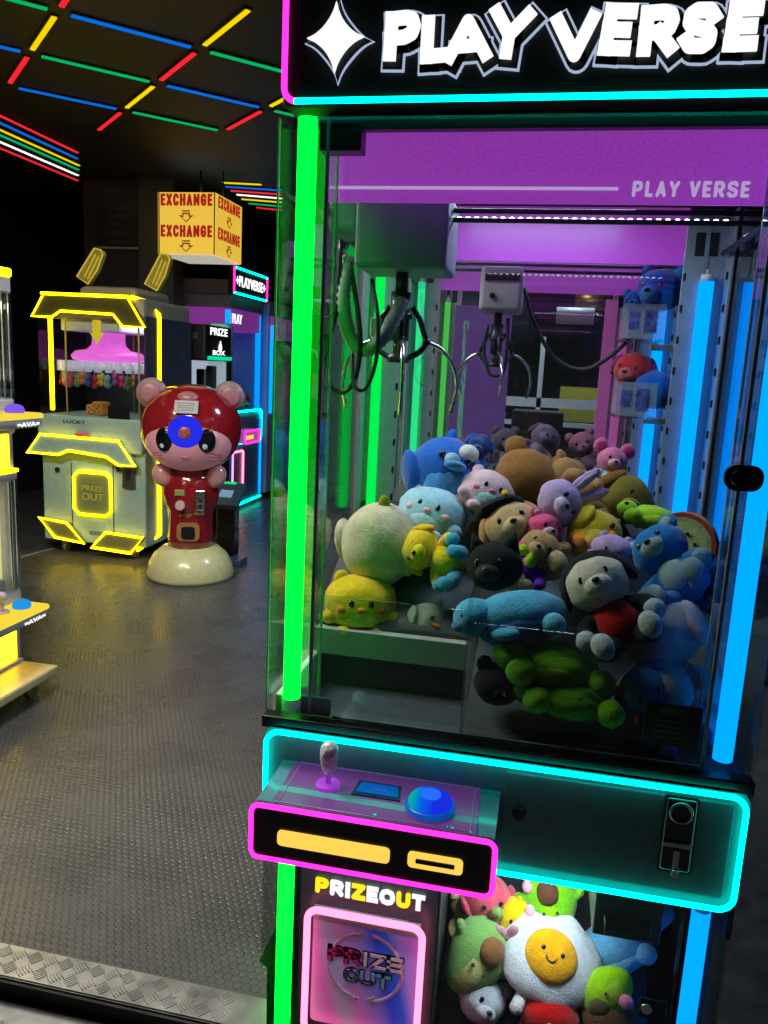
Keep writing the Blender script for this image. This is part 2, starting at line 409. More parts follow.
mb = MB(); mb.box(-5.5, 4.0, -2.5, 10.0, 3.0, 3.06); struct('ceiling', mb, ceilm)
mb = MB(); mb.box(-5.5, -5.4, -2.5, 10.0, LOW, 3.0); struct('wall_left', mb, wallm)
mb = MB(); mb.box(-5.5, 4.0, 9.9, 10.0, LOW, 3.0); struct('wall_back', mb, wallm)
mb = MB(); mb.box(3.9, 4.0, -2.5, 10.0, LOW, 3.0); struct('wall_right', mb, wallm)
colm = pbr('column_paint', (0.03, 0.029, 0.03), 0.5)
mb = MB(); mb.box(-4.12, -3.36, 6.55, 6.95, 0, 3.0, 0.004); struct('wall_column', mb, colm)
mb = MB(); mb.box(-3.30, -3.27, 6.55, 6.58, 0, 3.0); mb.box(-3.56, -3.30, 6.50, 6.55, 0, 3.0); struct('trim_4', mb, pbr('column_face', (0.06, 0.058, 0.052), 0.5))
p0, p1 = atZ(0, 563, 0), atZ(66, 545, 0)
mb = MB(); q = (p1 - p0).normalized(); nn = Vector((-q.y, q.x, 0)) * 0.012
a0 = p0 - q * 0.6; a1 = p1 + q * 1.0
mb.prism([(a0.x - nn.x, a0.y - nn.y), (a1.x - nn.x, a1.y - nn.y), (a1.x + nn.x, a1.y + nn.y), (a0.x + nn.x, a0.y + nn.y)], lambda u, v, d: (u, v, d), 0.004)
struct('trim_5', mb, pbr('pale_trim', (0.30, 0.30, 0.26), 0.5))

# ------------------------------------------------------------------ ceiling neon lattice
N00 = Vector((-2.69, 4.735)); SA = Vector((0.45, -0.432)); SB = Vector((0.47, 0.445))
def strip(p, q, z, mat, label, name='neon_strip', group='neon strips on the dark ceiling', r=0.017):
    e = empty(name, ((p[0] + q[0]) / 2, (p[1] + q[1]) / 2, z), label, 'light', group)
    d = (Vector(q) - Vector(p)).normalized(); nrm = Vector((-d.y, d.x))
    b = MB(); A = Vector(p); B = Vector(q)
    mt = Matrix.Translation((e.location.x, e.location.y, z - 0.006)) @ Matrix.Rotation(math.atan2(d.y, d.x), 4, 'Z')
    ln = (B - A).length
    b.box(-ln / 2, ln / 2, -r * 1.1, r * 1.1, -0.004, 0.006, 0, mat=mt); build('channel', b, blackm, e)
    b = MB(); b.box(-ln / 2 + .004, ln / 2 - .004, -r * .75, r * .75, -0.012, -0.003, 0.003, 1, mat=mt); build('light_tube', b, mat, e)
ORD = {0: 'next to the back row', 1: 'in the middle'}
for i in range(-1, 4):
    for j in range(-2, 2):
        P = N00 + SA * i + SB * j
        even = (i + j) % 2 == 0
        # strips running towards the entrance (red and yellow)
        if (i, j) in ((-1, -1), (0, -1), (1, -1), (2, -1), (-1, 0), (0, 0), (1, 0), (2, 0), (1, 1), (0, 1)):
            if (i, j) not in ((2, -2), (-1, -1), (-1, 1)):
                A, B = P + SA * .10, P + SA * .90
                lab = {(0, -1): 'red neon strip on the ceiling, cut by the left picture edge', (1, -1): 'short yellow neon strip on the ceiling, upper left corner between two green strips',
                       (2, -1): 'red neon strip stub at the top edge above the left yellow strip', (-1, 0): 'red neon strip on the ceiling nearest above the dark column, left one of two',
                       (0, 0): 'yellow neon strip on the ceiling between two red strips of the middle line', (1, 0): 'red neon strip on the ceiling just below the large yellow strip',
                       (2, 0): 'large yellow neon strip on the ceiling reaching the top edge beside the sign', (0, 1): 'red neon strip on the ceiling beside the lit sign, lowest right one',
                       (1, 1): 'yellow neon strip half hidden behind the lit sign corner'}[(i, j)]
                strip(A, B, 3.0, YEL2 if even else RED, lab)
        if (i, j) in ((0, -1), (0, 0), (1, -1), (1, 0), (2, -1), (2, 0), (2, -2), (1, -2), (1, 1)):
            A, B = P + SB * .08, P + SB * .94
            lab = {(0, -1): 'blue neon strip on the ceiling, lowest left one near the dark column', (0, 0): 'green neon strip on the ceiling, lowest one above the exchange box',
                   (1, -1): 'green neon strip on the ceiling between the two long blue strips', (1, 0): 'blue neon strip on the ceiling ending beside the lit sign',
                   (2, -1): 'longest blue neon strip on the ceiling near the top edge', (2, 0): 'green neon strip on the ceiling running behind the lit sign edge',
                   (2, -2): 'green neon strip in the upper left corner of the ceiling', (1, -2): 'short blue neon strip at the left picture edge of the ceiling',
                   (1, 1): 'green neon stub on the ceiling right behind the sign corner'}[(i, j)]
            strip(A, B, 3.0, GRN2 if even else BLU, lab)
# lines of light along the left side
lc = [(RED, 'outermost red', 0), (BLU, 'blue', 0), (YEL2, 'yellow', 0), (GRN2, 'green', 0), (WHT, 'white', 0), (RED, 'inner red', 0)]
xs = [-3.60, -3.71, -3.825, -3.915, -4.04, -4.16]; ye = [5.67, 5.835, 6.04, 6.17, 6.36, 6.54]
for k, (mt, nm, _) in enumerate(lc):
    strip((xs[k], 3.6), (xs[k], ye[k]), 3.0, mt, nm + ' line of light in the slanting bundle ending at the dark column', 'light_line', 'bundle of light lines at upper left', 0.016)
# far lines of light right of the exchange box
fl = [((222, 181), (262, 183), YEL2, 'yellow'), ((225, 185), (283, 189), BLU, 'blue'), ((230, 189), (283, 193), RED, 'upper red'), ((236, 193), (283, 197), WHT, 'white'), ((241, 197.5), (283, 201), YEL2, 'lower yellow'), ((248, 202), (283, 205), GRN2, 'green'), ((256, 206), (283, 209), RED, 'lower red')]
for a, b, mt, nm in fl:
    A, B = atZ(*a, 3.0), atZ(*b, 3.0)
    strip((A.x, A.y), (B.x, B.y), 3.0, mt, nm + ' line of light in the far bundle beside the exchange box', 'light_line', 'far bundle of light lines', 0.022)

# ================================================================== MAIN CLAW MACHINE
def post(mb, x0, x1, y, z0, z1, side):
    mb.box(x0, x1, y - 0.008, y, z0, z1, 0.002)
    xs_ = x1 if side > 0 else x0
    mb.box(xs_ - (0.008 if side > 0 else 0), xs_ + (0 if side > 0 else 0.008), y - 0.09, y, z0, z1, 0.002)
    xc = (x0 + x1) / 2
    mb.box(xc - 0.008, xc + 0.004, y - 0.012, y - 0.006, z0, z1)
def slots(mb, x, y, z0, z1, step=0.09):
    z = z0 + step / 2
    while z < z1:
        mb.box(x - 0.004, x + 0.004, y - 0.003, y + 0.003, z - 0.012, z + 0.012, 0.003, 1); z += step
def tubepart(x, y, z0, z1, mat, root, r=0.020, name='corner_tube'):
    b = MB(); b.cyl((x, y, z0), (x, y, z1), r, n=20); o = build(name, b, mat, root)
    b = MB(); b.cyl((x, y, z1), (x, y, z1 + 0.02), r * .95, r * .8); b.cyl((x, y, z1 + 0.02), (x, y, z1 + 0.034), 0.004); build('end_cap', b, white, o)
    return o

def claw(root, x, y, z, s, yaw, spread, arms, boxw, boxh, boxd, boxmat):
    """carriage box whose lower front centre is x,y,z with a three-fingered claw under it"""
    b = MB(); b.box(x - boxw / 2, x + boxw / 2, y - boxd / 2, y + boxd / 2, z, z + boxh, 0.012, 3); car = build('claw_carriage', b, boxmat, root)
    return car

def three_claw(car, x, y, z, s, angs):
    b = MB(); b.cyl((x, y, z), (x, y, z - .05 * s), 0.016 * s); b.cyl((x, y, z - .05 * s), (x, y, z - .17 * s), 0.026 * s, 0.024 * s)
    b.cyl((x, y, z - .10 * s), (x, y, z - .115 * s), 0.031 * s); b.cyl((x, y, z - .17 * s), (x, y, z - .205 * s), 0.014 * s); b.cyl((x, y, z - .205 * s), (x, y, z - .225 * s), 0.028 * s)
    build('claw_hub', b, darksteel, car)
    for a in angs:
        dx, dy = cos(radians(a)), sin(radians(a))
        f = lambda r, h: (x + dx * r * s, y + dy * r * s, z + h * s)
        b = MB()
        b.tube(catmull([f(.02, -.215), f(.055, -.195), f(.072, -.17)], 5), 0.008 * s, 8)
        b.tube([f(.03, -.085), f(.05, -.11), f(.072, -.17)], 0.0075 * s, 8)
        b.ell(f(.072, -.17), 0.011 * s, u=10, v=8)
        build('claw_link', b, darksteel, car)
        b = MB()
        b.tube(catmull([f(.072, -.17), f(.11, -.185), f(.145, -.225), f(.160, -.28), f(.150, -.335), f(.146, -.35)], 6), [0.0055 * s] * 31, 8)
        build('claw_finger', b, chrome, car)

def cabinet(root, xl, xr, yf, yb, zb, deck, lt, rt, full=True, front_hdr=True):
    """glass tower above the counter: posts, tubes, glass, purple headers, gantry"""
    zt = 1.985
    b = MB(); post(b, xr - 0.135, xr - 0.012, yb - 0.02, deck - .2, zt, 1); o = build('corner_post', b, steel, root)
    b = MB(); slots(b, xr - 0.128, yb - 0.028, deck, zt - .16); slots(b, xr - 0.0225, yb - 0.085, deck, zt - .16); b.box(xr - .108, xr - .045, yb - .0305, yb - .027, zt - .12, zt - .055); build('slot_holes', b, blackm, o)
    b = MB(); post(b, xl + 0.012, xl + 0.125, yb - 0.02, deck - .2, zt, -1); o = build('corner_post', b, steel, root)
    b = MB(); slots(b, xl + 0.118, yb - 0.028, deck, zt - .16); b.box(xl + .045, xl + .1, yb - .0305, yb - .027, zt - .12, zt - .055); build('slot_holes', b, blackm, o)
    tubepart(xr - 0.070, yb - 0.055, deck - .1, zt - 0.195, rt, root, 0.021)
    tubepart(xl + 0.055, yb - 0.055, deck - .1, zt - 0.12, lt, root, 0.015)
    # roof and headers
    b = MB(); b.box(xl, xr, yf + .1, yb, 2.005, 2.03, 0.002); build('roof_panel', b, blackm, root)
    if front_hdr:
        b = MB(); b.box(xl + .13, xr - .13, yb - 0.016, yb - 0.010, 1.84, 2.0); build('rear_header', b, purplep, root)
    # glass
    b = MB(); b.box(xl + 0.004, xl + 0.009, yf + .01, yb - .01, zb, 2.0); build('glass_pane', b, glass('side_glass_clear', (0.96, .975, .97), .06), root)
    b = MB(); b.box(xr - 0.009, xr - 0.004, yf + .01, yb - .01, zb, 2.0); build('glass_pane', b, glass('side_glass', (0.96, .975, .97), .24), root)
    b = MB(); b.box(xl + .12, xr - .13, yb - 0.009, yb - 0.004, zb, 2.0); build('glass_pane', b, clear, root)
    if not front_hdr: return None
    # gantry
    yr = yf + 0.30
    b = MB()
    for dz in (0.0, -0.021): b.cyl((xl + .05, yr, 1.878 + dz), (xr - .05, yr, 1.878 + dz), 0.006, n=10)
    b.cyl((xl + .035, yf + .06, 1.868), (xl + .035, yb - .06, 1.868), 0.008, n=10); b.cyl((xr - .035, yf + .06, 1.868), (xr - .035, yb - .06, 1.868), 0.008, n=10)
    b.box(xr - .05, xr - .02, yr - .03, yr + .03, 1.85, 1.89, 0.004); b.box(xl + .02, xl + .05, yr - .03, yr + .03, 1.85, 1.89, 0.004)
    g = build('gantry_rail', b, darksteel, root)
    if not full: return g
    b = MB()
    x = xl + .2
    while x < xr - .12:
        b.ell((x, yr + .03, 1.868), (0.006, 0.003, 0.003), u=8, v=6); x += 0.021
    build('light_dots', b, neon('led_white', (0.85, 0.9, 1.0), 9.0), g)
    return g

side = glass('side_glass', (0.96, .975, .97), .24)
root = empty('claw_machine', ((ML + MR) / 2, (MF + MBK) / 2, LOW), 'large claw machine with white lettered sign and a pink framed prize flap', 'claw machine')
MAIN = root
gan = cabinet(root, ML, MR, MF, MBK, 0.66, 0.95, neon('neon_green_rear', (0.0, .88, .08), 1.15), CYANB)
# front glass + acrylic corner channels
b = MB(); b.box(ML + .01, MR - .01, MF - .004, MF + .002, 0.68, 2.0); build('front_glass', b, clear, root)
for sx, xa, xb in ((0, ML + .002, ML + .105), (1, MR - .105, MR - .002)):
    b = MB()
    for x in (xa, xb): b.box(x - .0035, x + .0035, MF + .005, MF + .075, 0.69, 2.0, 0.001)
    b.box(xa, xb, MF + .073, MF + .078, 0.69, 2.0)
    build('corner_channel', b, acry, root)
    b = MB(); x = xb if sx == 0 else xa
    b.box(x - .004, x + .004, MF + .003, MF + .009, 0.69, 2.0, .001); b.box(x - .003, x + .003, MF + .078, MF + .086, 0.69, 2.0, .001)
    build('edge_strip', b, steel, root)
    if sx == 0:
        b = MB(); b.box(xa - .004, xa - .0005, MF + .0, MF + .008, 0.69, 2.0, .001); build('edge_strip', b, steel, root)
tubepart(-.534, MF + .035, 0.715, 2.03, GREEN, root, 0.0205, 'corner_tube')
tubepart(MR - .058, MF + .035, 0.705, 2.03, CYANB, root, 0.0205, 'corner_tube')
# deck: chute at the left front, sloping plush bed behind and at the right
def deckz(y): 
    pts = [(1.66, .665), (2.0, .79), (2.5, 1.07)]
    for (a, za), (c, zc) in zip(pts, pts[1:]):
        if y <= c: return za + (zc - za) * (y - a) / (c - a)
    return 1.07
CX = -0.125                                        # chute wall
deckm = pbr('grey_deck', (0.07, 0.08, 0.09), 0.5)
b = MB()
prof = [(1.67, .60), (2.50, .60), (2.50, 1.07), (2.0, .79), (1.67, .667)]
b.prism(prof, lambda u, v, d: (CX + 0.004 + d, u, v), MR - .012 - CX - .004)
prof = [(2.02, .60), (2.50, .60), (2.50, 1.07), (2.02, .80)]
b.prism(prof, lambda u, v, d: (ML + .012 + d, u, v), CX + .004 - (ML + .012))
build('plush_bed', b, deckm, root)
b = MB(); b.box(ML + .012, CX, 1.67, 2.01, .60, .625); build('chute_floor', b, pbr('chute_steel', (0.09, 0.11, 0.14), 0.25, .3), root)
b = MB(); b.box(ML + .02, CX - .004, 1.985, 2.015, .715, .79, .003); build('chute_back', b, pbr('chute_white', (.42, .44, .46), .4), root)
b = MB(); b.box(ML + .02, CX - .004, 2.002, 2.012, .62, .715); build('chute_shade', b, darksteel, root)  # dark plate standing in for the shade of the recess
b = MB(); b.box(ML + .012, ML + .03, 1.68, 2.0, .625, .72, .003); build('chute_side', b, white, root)
b = MB(); b.box(CX - .003, CX + .003, 1.67, 2.02, .63, 1.0, .001); b.box(ML + .02, CX, 2.018, 2.024, .79, .87, .001); build('chute_wall', b, acry, root)
b = MB(); b.box(ML + .11, CX - .01, MF + .046, MF + .052, .69, atY(400, 603, MF + .05).z, .001); b2 = MB(); b2.box(CX + .01, MR - .11, MF + .046, MF + .052, .69, atY(600, 636, MF + .05).z, .001); build('baffle_sheet', b, acry, root); build('baffle_sheet', b2, acry, root)
# header: black band, bracket, purple sheet with lettering
b = MB(); b.box(ML + .105, MR - .01, MF + .004, MF + .03, atY(500, 129, MF + .01).z, 2.05, .003); b.box(ML + .085, ML + .175, MF + .004, MF + .05, atY(340, 150, MF).z, 1.99, .003); b.box(ML + .002, MR - .002, MF + .09, MF + .098, 2.0, 2.05); build('header_band', b, black, root)
b = MB(); b.box(atY(329, 160, MF + .1).x, MR - .06, MF + .10, MF + .106, 1.855, 2.0); o = build('purple_header', b, purpleh, root, 'purple sheet with pale lettering and a line')
pale = neon('pale_lettering', (0.46, 0.36, 0.60), 1.0)
z0 = atY(640, 197, MF + .1).z; z1 = atY(640, 181, MF + .1).z
xa_, xb_ = atY(631, 190, MF + .1).x, atY(751, 190, MF + .1).x
b = MB(); words_on(b, 'PLAY VERSE', xa_, xb_, z0, z1, .0068, FY(MF + .0995), .001, .2)
b.box(atY(330, 190, MF + .1).x, atY(618, 190, MF + .1).x, MF + .097, MF + .101, (z0 + z1) / 2 - .003, (z0 + z1) / 2 + .003)
build('header_lettering', b, pale, o)
# carriage and claw
yc = 1.93
x0, x1 = -0.468, -0.248
b = MB(); b.box(x0, x1, 1.86, 2.06, 1.732, 1.905, 0.012, 3); car = build('claw_carriage', b, pbr('carriage_grey', (0.20, 0.24, 0.29), 0.45), root)
b = MB(); b.box(-0.545, -0.462, 1.89, 2.03, 1.812, 1.90, 0.02, 4); build('motor_housing', b, pbr('carriage_grey', (0.3,) * 3), car)
three_claw(car, -0.365, 1.945, 1.734, .97, (165, 285, 20))
for k, (pts, rr, ridg, mt) in enumerate((
    ([(348, 258), (343, 300), (350, 335), (365, 350), (385, 335), (403, 300)], .019, True, pbr('grey_hose', (0.30, 0.34, 0.34), 0.5)),
    ([(341, 240), (336, 310), (325, 360), (330, 385), (345, 392), (357, 372), (360, 330), (350, 262)], .006, False, black),
    ([(372, 280), (378, 320), (376, 360), (366, 388), (354, 385), (352, 350)], .005, False, darksteel))):
    P = catmull([atY(px, py, 1.86 - .012 * k + (0.045 if j in (0, len(pts) - 1) else 0)) for j, (px, py) in enumerate(pts)], 12 if ridg else 6)
    b = MB(); b.tube(P, rr, 10, ridges=ridg); build('cable_hose' if ridg else 'cable', b, mt, car)
b = MB(); b.box(-.43, -.405, 1.90, 1.915, 1.575, 1.62, .003); build('cable_connector', b, white, car)
# sign box
ST = 2.275
YS = MF - .048; zl = atY(300, 101, YS).z; xl = atY(285, 50, YS).x
b = MB(); b.box(xl - .007, MR + .03, MF - .045, MF + .35, zl - .008, ST, .012, 3); sign = build('sign_box', b, blackm, root)
def tubeXZ(b, pts, Y, r): b.tube([(x, Y, z) for x, z in pts], r, 10)
YS = MF - .048
xl, xr = atY(285, 50, YS).x, MR + .024; r_ = .026
zl = atY(300, 101, YS).z
arc = lambda cx, cz, a0, a1: [(cx + r_ * cos(radians(t)), cz + r_ * sin(radians(t))) for t in [a0 + (a1 - a0) * k / 6 for k in range(7)]]
b = MB(); tubeXZ(b, [(xl, ST - .01)] + arc(xl + r_, zl + r_, 180, 262), YS, .0062); build('neon_border', b, MAG, sign, 'magenta neon side border'); b = MB(); tubeXZ(b, arc(xr - r_, zl + r_, 278, 360) + [(xr, ST - .01)], YS, .0062); build('neon_border', b, MAG, sign, 'magenta neon side border')
b = MB(); tubeXZ(b, [(xl + r_ - .004, zl), (xr - r_ + .004, zl)], YS, .0058); build('neon_border', b, CYAN, sign, 'turquoise neon border'); b = MB(); tubeXZ(b, [(xl, ST - .006), (xr, ST - .006)], YS, .0058); build('neon_border', b, CYAN, sign, 'turquoise neon border')
# letters: white faces over a dark gap over a pale outline
def sign_letters(off, dx, dz, depth, mat, name, ext):
    b = MB()
    words_ = [('P', 385, 422, 13, 62, 4, .10), ('L', 421, 455, 17, 65, 3, .05), ('A', 443, 494, 16, 65, 3, .02), ('Y', 486, 534, 8, 62, -6, 0),
              ('V', 549, 601, 14, 65, 3, 0), ('E', 599, 636, 6, 58, -3, .05), ('R', 636, 680, 7, 58, 2, .05), ('S', 678, 720, 5, 56, -2, .04), ('E', 722, 762, 3, 54, 0, .06)]
    for ch, pa, pb, ya, yb_, rt, sh in words_:
        A = atY(pa, yb_, YS); B = atY(pb, ya, YS)
        glyph(b, ch, A.x, B.x, A.z, B.z, (.0245 if ch not in 'AYV' else .0225) + off, FY(YS - depth), ext, rt, sh, .0235, square=True, dx=dx, dz=dz)
    c = atY(337, 40, YS); poly = []
    for k in range(64):
        t = 2 * pi * k / 64; q = .66
        ct_, st_ = cos(t), sin(t)
        rr = (abs(ct_) ** q + abs(st_) ** q) ** (-1 / q)
        rr = min(rr, .95)
        poly.append((c.x + dx + (.060 + off * .35) * rr * ct_ + off * .3 * ct_, c.z + dz + (.067 + off * .35) * rr * st_ + off * .3 * st_))
    b.prism(poly, FY(YS - depth), ext)
    return build(name, b, mat, sign)
sign_letters(.022, .006, -.0065, .0015, neon('sign_outline', (.50, .62, .85), .75), 'letter_outline', .002)
sign_letters(.014, .0055, -.006, .0036, blackm, 'letter_gap', .002)
sign_letters(.0, 0, 0, .008, neon('sign_white', (.93, .97, 1.0), 1.1), 'letter_faces', .006)

# counter sill
b = MB(); b.box(ML - .004, MR, MF - .02, MF + .02, .655, .685, .004); b.box(ML, MR, MF + .02, MBK, .56, .60); b.box(MR - .012, MR, MF, MBK, .30, .66); b.box(ML, ML + .012, MF, MBK, .36, .60); build('counter_sill', b, black, root)
b = MB(); b.box(ML + .082, ML + .155, MF + .006, MF + .018, .69, .735, .003); build('corner_bracket', b, pbr('bracket_grey', (0.12, 0.13, 0.16), .4), root)
b = MB(); b.box(ML + .16, CX + .0, MF + .006, MF + .012, .688, .694); b.box(CX, MR - .1, MF + .006, MF + .010, .69, .695); build('sill_strip', b, steel, root)
# control cabinet front with turquoise border
cz0, cz1 = .386, .66
b = MB(); b.prism(rrect(ML + .005, MR - .004, cz0 - .003, cz1 + .006, .035), FY(MF + .02), .04); fp = build('front_panel', b, pbr('teal_panel', (0.17, 0.26, 0.30), .42, .1), root)
b = MB(); b.tube([(u, MF - .034, v) for u, v in rrect(ML + .014, MR - .015, cz0 + .007, cz1 - .004, .033, 8)], .0062, 10, True); build('neon_border', b, CYAN, fp, 'turquoise rounded neon border')
da, db = atY(507, 769, MF - .022), atY(722, 890, MF - .022)
b = MB(); b.box(da.x, MR - .035, MF - .026, MF - .019, .412, .635, .0025); door = build('service_door', b, pbr('teal_door', (0.17, 0.26, 0.30), .42, .1), root)
lc_ = atY(519, 812, MF - .026)
b = MB(); b.cyl((lc_.x, MF - .026, lc_.z), (lc_.x, MF - .036, lc_.z), .016, .0145, 20); b.cyl((lc_.x, MF - .036, lc_.z), (lc_.x, MF - .04, lc_.z), .009); build('lock', b, darksteel, door)
ca, cb = atY(656, 868, MF - .026), atY(700, 798, MF - .026)
b = MB(); b.prism(rrect(ca.x, cb.x, ca.z, cb.z, .006), FY(MF - .026), .007); cm = build('coin_mechanism', b, pbr('coin_plate', (0.09, 0.11, 0.11), .3, .7), door)
b = MB(); mx = (ca.x + cb.x) / 2; b.tube([(mx + .022 * cos(2 * pi * k / 20), MF - .036, cb.z - .036 + .022 * sin(2 * pi * k / 20)) for k in range(20)], .0035, 8, True)
b.box(mx - .03, mx + .03, MF - .04, MF - .033, ca.z + .062, ca.z + .074, .002); b.box(mx - .007, mx + .007, MF - .044, MF - .033, ca.z + .012, ca.z + .06, .003); b.cyl((mx, MF - .034, ca.z + .006), (mx, MF - .05, ca.z + .006), .008)
b.tube([(u, MF - .034, v) for u, v in rrect(ca.x + .006, cb.x - .006, ca.z + .008, cb.z - .006, .004, 3)], .0016, 6, True)
build('coin_mechanism', b, chrome, door)
for nm_ in ('front_latch',):
    la, lb_ = atY(722, 489, MF - .006), atY(764, 466, MF - .006)
    b = MB(); b.prism(rrect(la.x, lb_.x, la.z, lb_.z, .022), FY(MF - .005), .014); lat = build('glass_latch', b, black, root)
    cx = la.x + .024; cz = (la.z + lb_.z) / 2
    b = MB(); b.tube([(cx + .013 * cos(t), MF - .0195, cz + .014 * sin(t)) for t in [pi / 2 + pi * k / 12 for k in range(13)]], .0012, 6); build('keyhole_ring', b, chrome, lat)
# small black notice behind the glass, lower right
na, nb = atY(641, 742, MF + .008), atY(704, 708, MF + .008)
b = MB(); b.box(na.x, nb.x, MF + .006, MF + .009, na.z, nb.z, .0015, 1); nt_ = build('notice_label', b, black, root)
gold = pbr('dim_gold_print', (0.20, 0.17, 0.09), .5)
w = nb.x - na.x; h = nb.z - na.z
b = MB(); put_text(b, 'REPLAY', na.x + w * .27, na.x + w * .68, na.z + h * .74, na.z + h * .9, frameY(MF + .0058), .002, .01)
for k in range(4): b.box(na.x + w * .2, na.x + w * (.62 + .05 * (k % 2)), MF + .0055, MF + .0062, na.z + h * (.58 - .13 * k), na.z + h * (.60 - .13 * k))
build('notice_print', b, gold, nt_)
# control console
Y0, Y1 = 1.452, 1.632
cl0, cr0 = -.545, -.018; zc0, zc1 = .444, .572
b = MB()
vs = [(cl0 + .006, Y0 + .01, zc0 + .006), (cr0 - .006, Y0 + .01, zc0 + .006), (cr0 - .006, Y0 + .01, zc1 - .004), (cl0 + .006, Y0 + .01, zc1 - .004)]
ve = [(-.53, Y1, .46), (-.022, Y1, .46), (-.022, Y1, .582), (-.53, Y1, .582)]
A = [b.bm.verts.new(v) for v in vs]; B = [b.bm.verts.new(v) for v in ve]
b.bm.faces.new(A[::-1]); b.bm.faces.new(B)
for i in range(4): b.bm.faces.new((A[i], A[(i + 1) % 4], B[(i + 1) % 4], B[i]))
console = build('control_console', b, pbr('console_acrylic', (0.10, 0.26, 0.32), .18, 0, coat=.6), root)
b = MB(); b.prism(rrect(cl0, cr0, zc0, zc1, .018), FY(Y0 + .012), .014); build('console_fascia', b, black, console)
b = MB(); b.tube([(u, Y0 - .001, v) for u, v in rrect(cl0 + .003, cr0 - .003, zc0 + .003, zc1 - .003, .018, 8)], .0058, 10, True); build('neon_border', b, MAG, console, 'magenta neon border')
yl = neon('warm_yellow_light', (1.0, .62, .09), 1.1)
def slotbox(pa, pb, zlo, zhi, mat, nm, dep=.004, rr=.012):
    A = atY(pa[0], pa[1], Y0); B = atY(pb[0], pb[1], Y0)
    b = MB(); b.prism(rrect(A.x, B.x, min(A.z, B.z), max(A.z, B.z), rr), FY(Y0 - .002), dep); return build(nm, b, mat, console), A, B
slotbox((278, 851), (390, 845), 0, 0, yl, 'light_window', rr=.008) if False else None
def conbar(x0p, x1p, ymid0, ymid1, hpx, mat, nm, dep=.004):
    A = atY(x0p, ymid0, Y0); B = atY(x1p, ymid1, Y0); hz = hpx * Y0 / 779 / 2
    zc = (A.z + B.z) / 2
    b = MB(); b.prism(rrect(A.x, B.x, zc - hz, zc + hz, hz * .55), FY(Y0 - .002), dep); return build(nm, b, mat, console)
conbar(278, 390, 837, 854, 19, yl, 'light_window')
conbar(408, 463, 858, 866, 19, yl, 'card_slot')
conbar(416, 455, 859.5, 864.5, 5, black, 'slot_gap', .007)
def ct(px, py):            # point on the sloping console top
    lo, hi = 1.45, 1.64
    for _ in range(40):
        md = (lo + hi) / 2; p = atY(px, py, md)
        if p.z > .570 + (md - 1.462) * .07: lo = md
        else: hi = md
    return atY(px, py, lo)
# printed top sheet
def quad_on_top(pts, nm, mat, lift=.002, th=.003):
    P = [ct(*p) for p in pts]
    b = MB(); lo = [b.bm.verts.new(p) for p in P]; up = [b.bm.verts.new(p + Vector((0, 0, lift + th))) for p in P]
    b.bm.faces.new(lo); b.bm.faces.new(up[::-1])
    for i in range(len(P)): b.bm.faces.new((lo[i], lo[(i + 1) % len(P)], up[(i + 1) % len(P)], up[i]))
    return build(nm, b, mat, console)
def lerp2(a, b, t): return (a[0] + (b[0] - a[0]) * t, a[1] + (b[1] - a[1]) * t)
Q = [(271, 804), (476, 837), (481, 788), (297, 761)]       # sheet corners: front left, front right, back right, back left
def qs(u, v): return lerp2(lerp2(Q[0], Q[1], u), lerp2(Q[3], Q[2], u), v)
quad_on_top([qs(0, 0), qs(1, 0), qs(1, 1), qs(0, 1)], 'printed_sheet', backlit('console_print', (0.22, 0.05, 0.30), .30, .5), .0005, .0015)
quad_on_top([qs(0, .30), qs(1, .24), qs(1, .36), qs(0, .42)], 'pale_stripe', pbr('stripe_teal', (0.12, 0.32, 0.38), .3), .001, .0014)
b = MB()
for a_, c_ in (((.03, .05), (.97, .05)), ((.97, .05), (.97, .95)), ((.97, .95), (.03, .95)), ((.03, .95), (.03, .05))):
    b.tube([ct(*qs(*a_)) + Vector((0, 0, .003)), ct(*qs(*c_)) + Vector((0, 0, .003))], .0009, 6)
build('print_outline', b, pbr('stripe_pale', (0.35, 0.45, 0.6), .3), console)
quad_on_top([qs(.35, .45), qs(.60, .45), qs(.585, .75), qs(.365, .75)], 'screen_bezel', black, .002, .003)
quad_on_top([qs(.37, .49), qs(.585, .49), qs(.573, .70), qs(.38, .70)], 'display_screen', backlit('blue_display', (0.0, 0.10, 0.55), .5, .3), .004, .004)
b = MB(); put_text(b, '88', 0, .03, 0, .014, Matrix.Identity(4), .002, 0)
pd = ct(*qs(.45, .54)) + Vector((0, 0, .009)); bmesh.ops.transform(b.bm, matrix=Matrix.Translation(pd), verts=b.bm.verts)
build('display_digits', b, neon('display_blue', (0.05, .25, 1.0), .5), console)
for u, v in ((.02, .03), (.97, .03), (.5, .08), (.02, .97), (.5, .99), (.97, .97), (.85, .06), (.88, .06)):
    p = ct(*qs(u, v)) + Vector((0, 0, .001)); b = MB(); b.cyl(p, p + Vector((0, 0, .004)), .004, n=12); build('console_screw', b, chrome, console)
jb = ct(328, 786)
b = MB(); b.cyl(jb, jb + Vector((0, 0, .008)), .030, .026, 24); jo = build('joystick', b, backlit('joystick_ring', (.45, .05, .7), .5, .5), console)
b = MB(); b.cyl(jb, jb + Vector((0, 0, .05)), .006); build('joystick_shaft', b, neon('shaft_violet', (.35, .03, .7), .6), console)
crystal = pbr('crystal_acrylic', (0.80, 0.88, 0.90), 0.08, 0, coat=1.0, var=.45, scale=120, bump=.5)
b = MB(); b.lathe([(.006, .028), (.012, .034), (.0165, .045), (.0205, .065), (.0215, .080), (.019, .094), (.012, .103), (.003, .106)], jb, 16); build('joystick_ball', b, crystal, console, 'clear crystal knob')
bb = ct(430, 808)
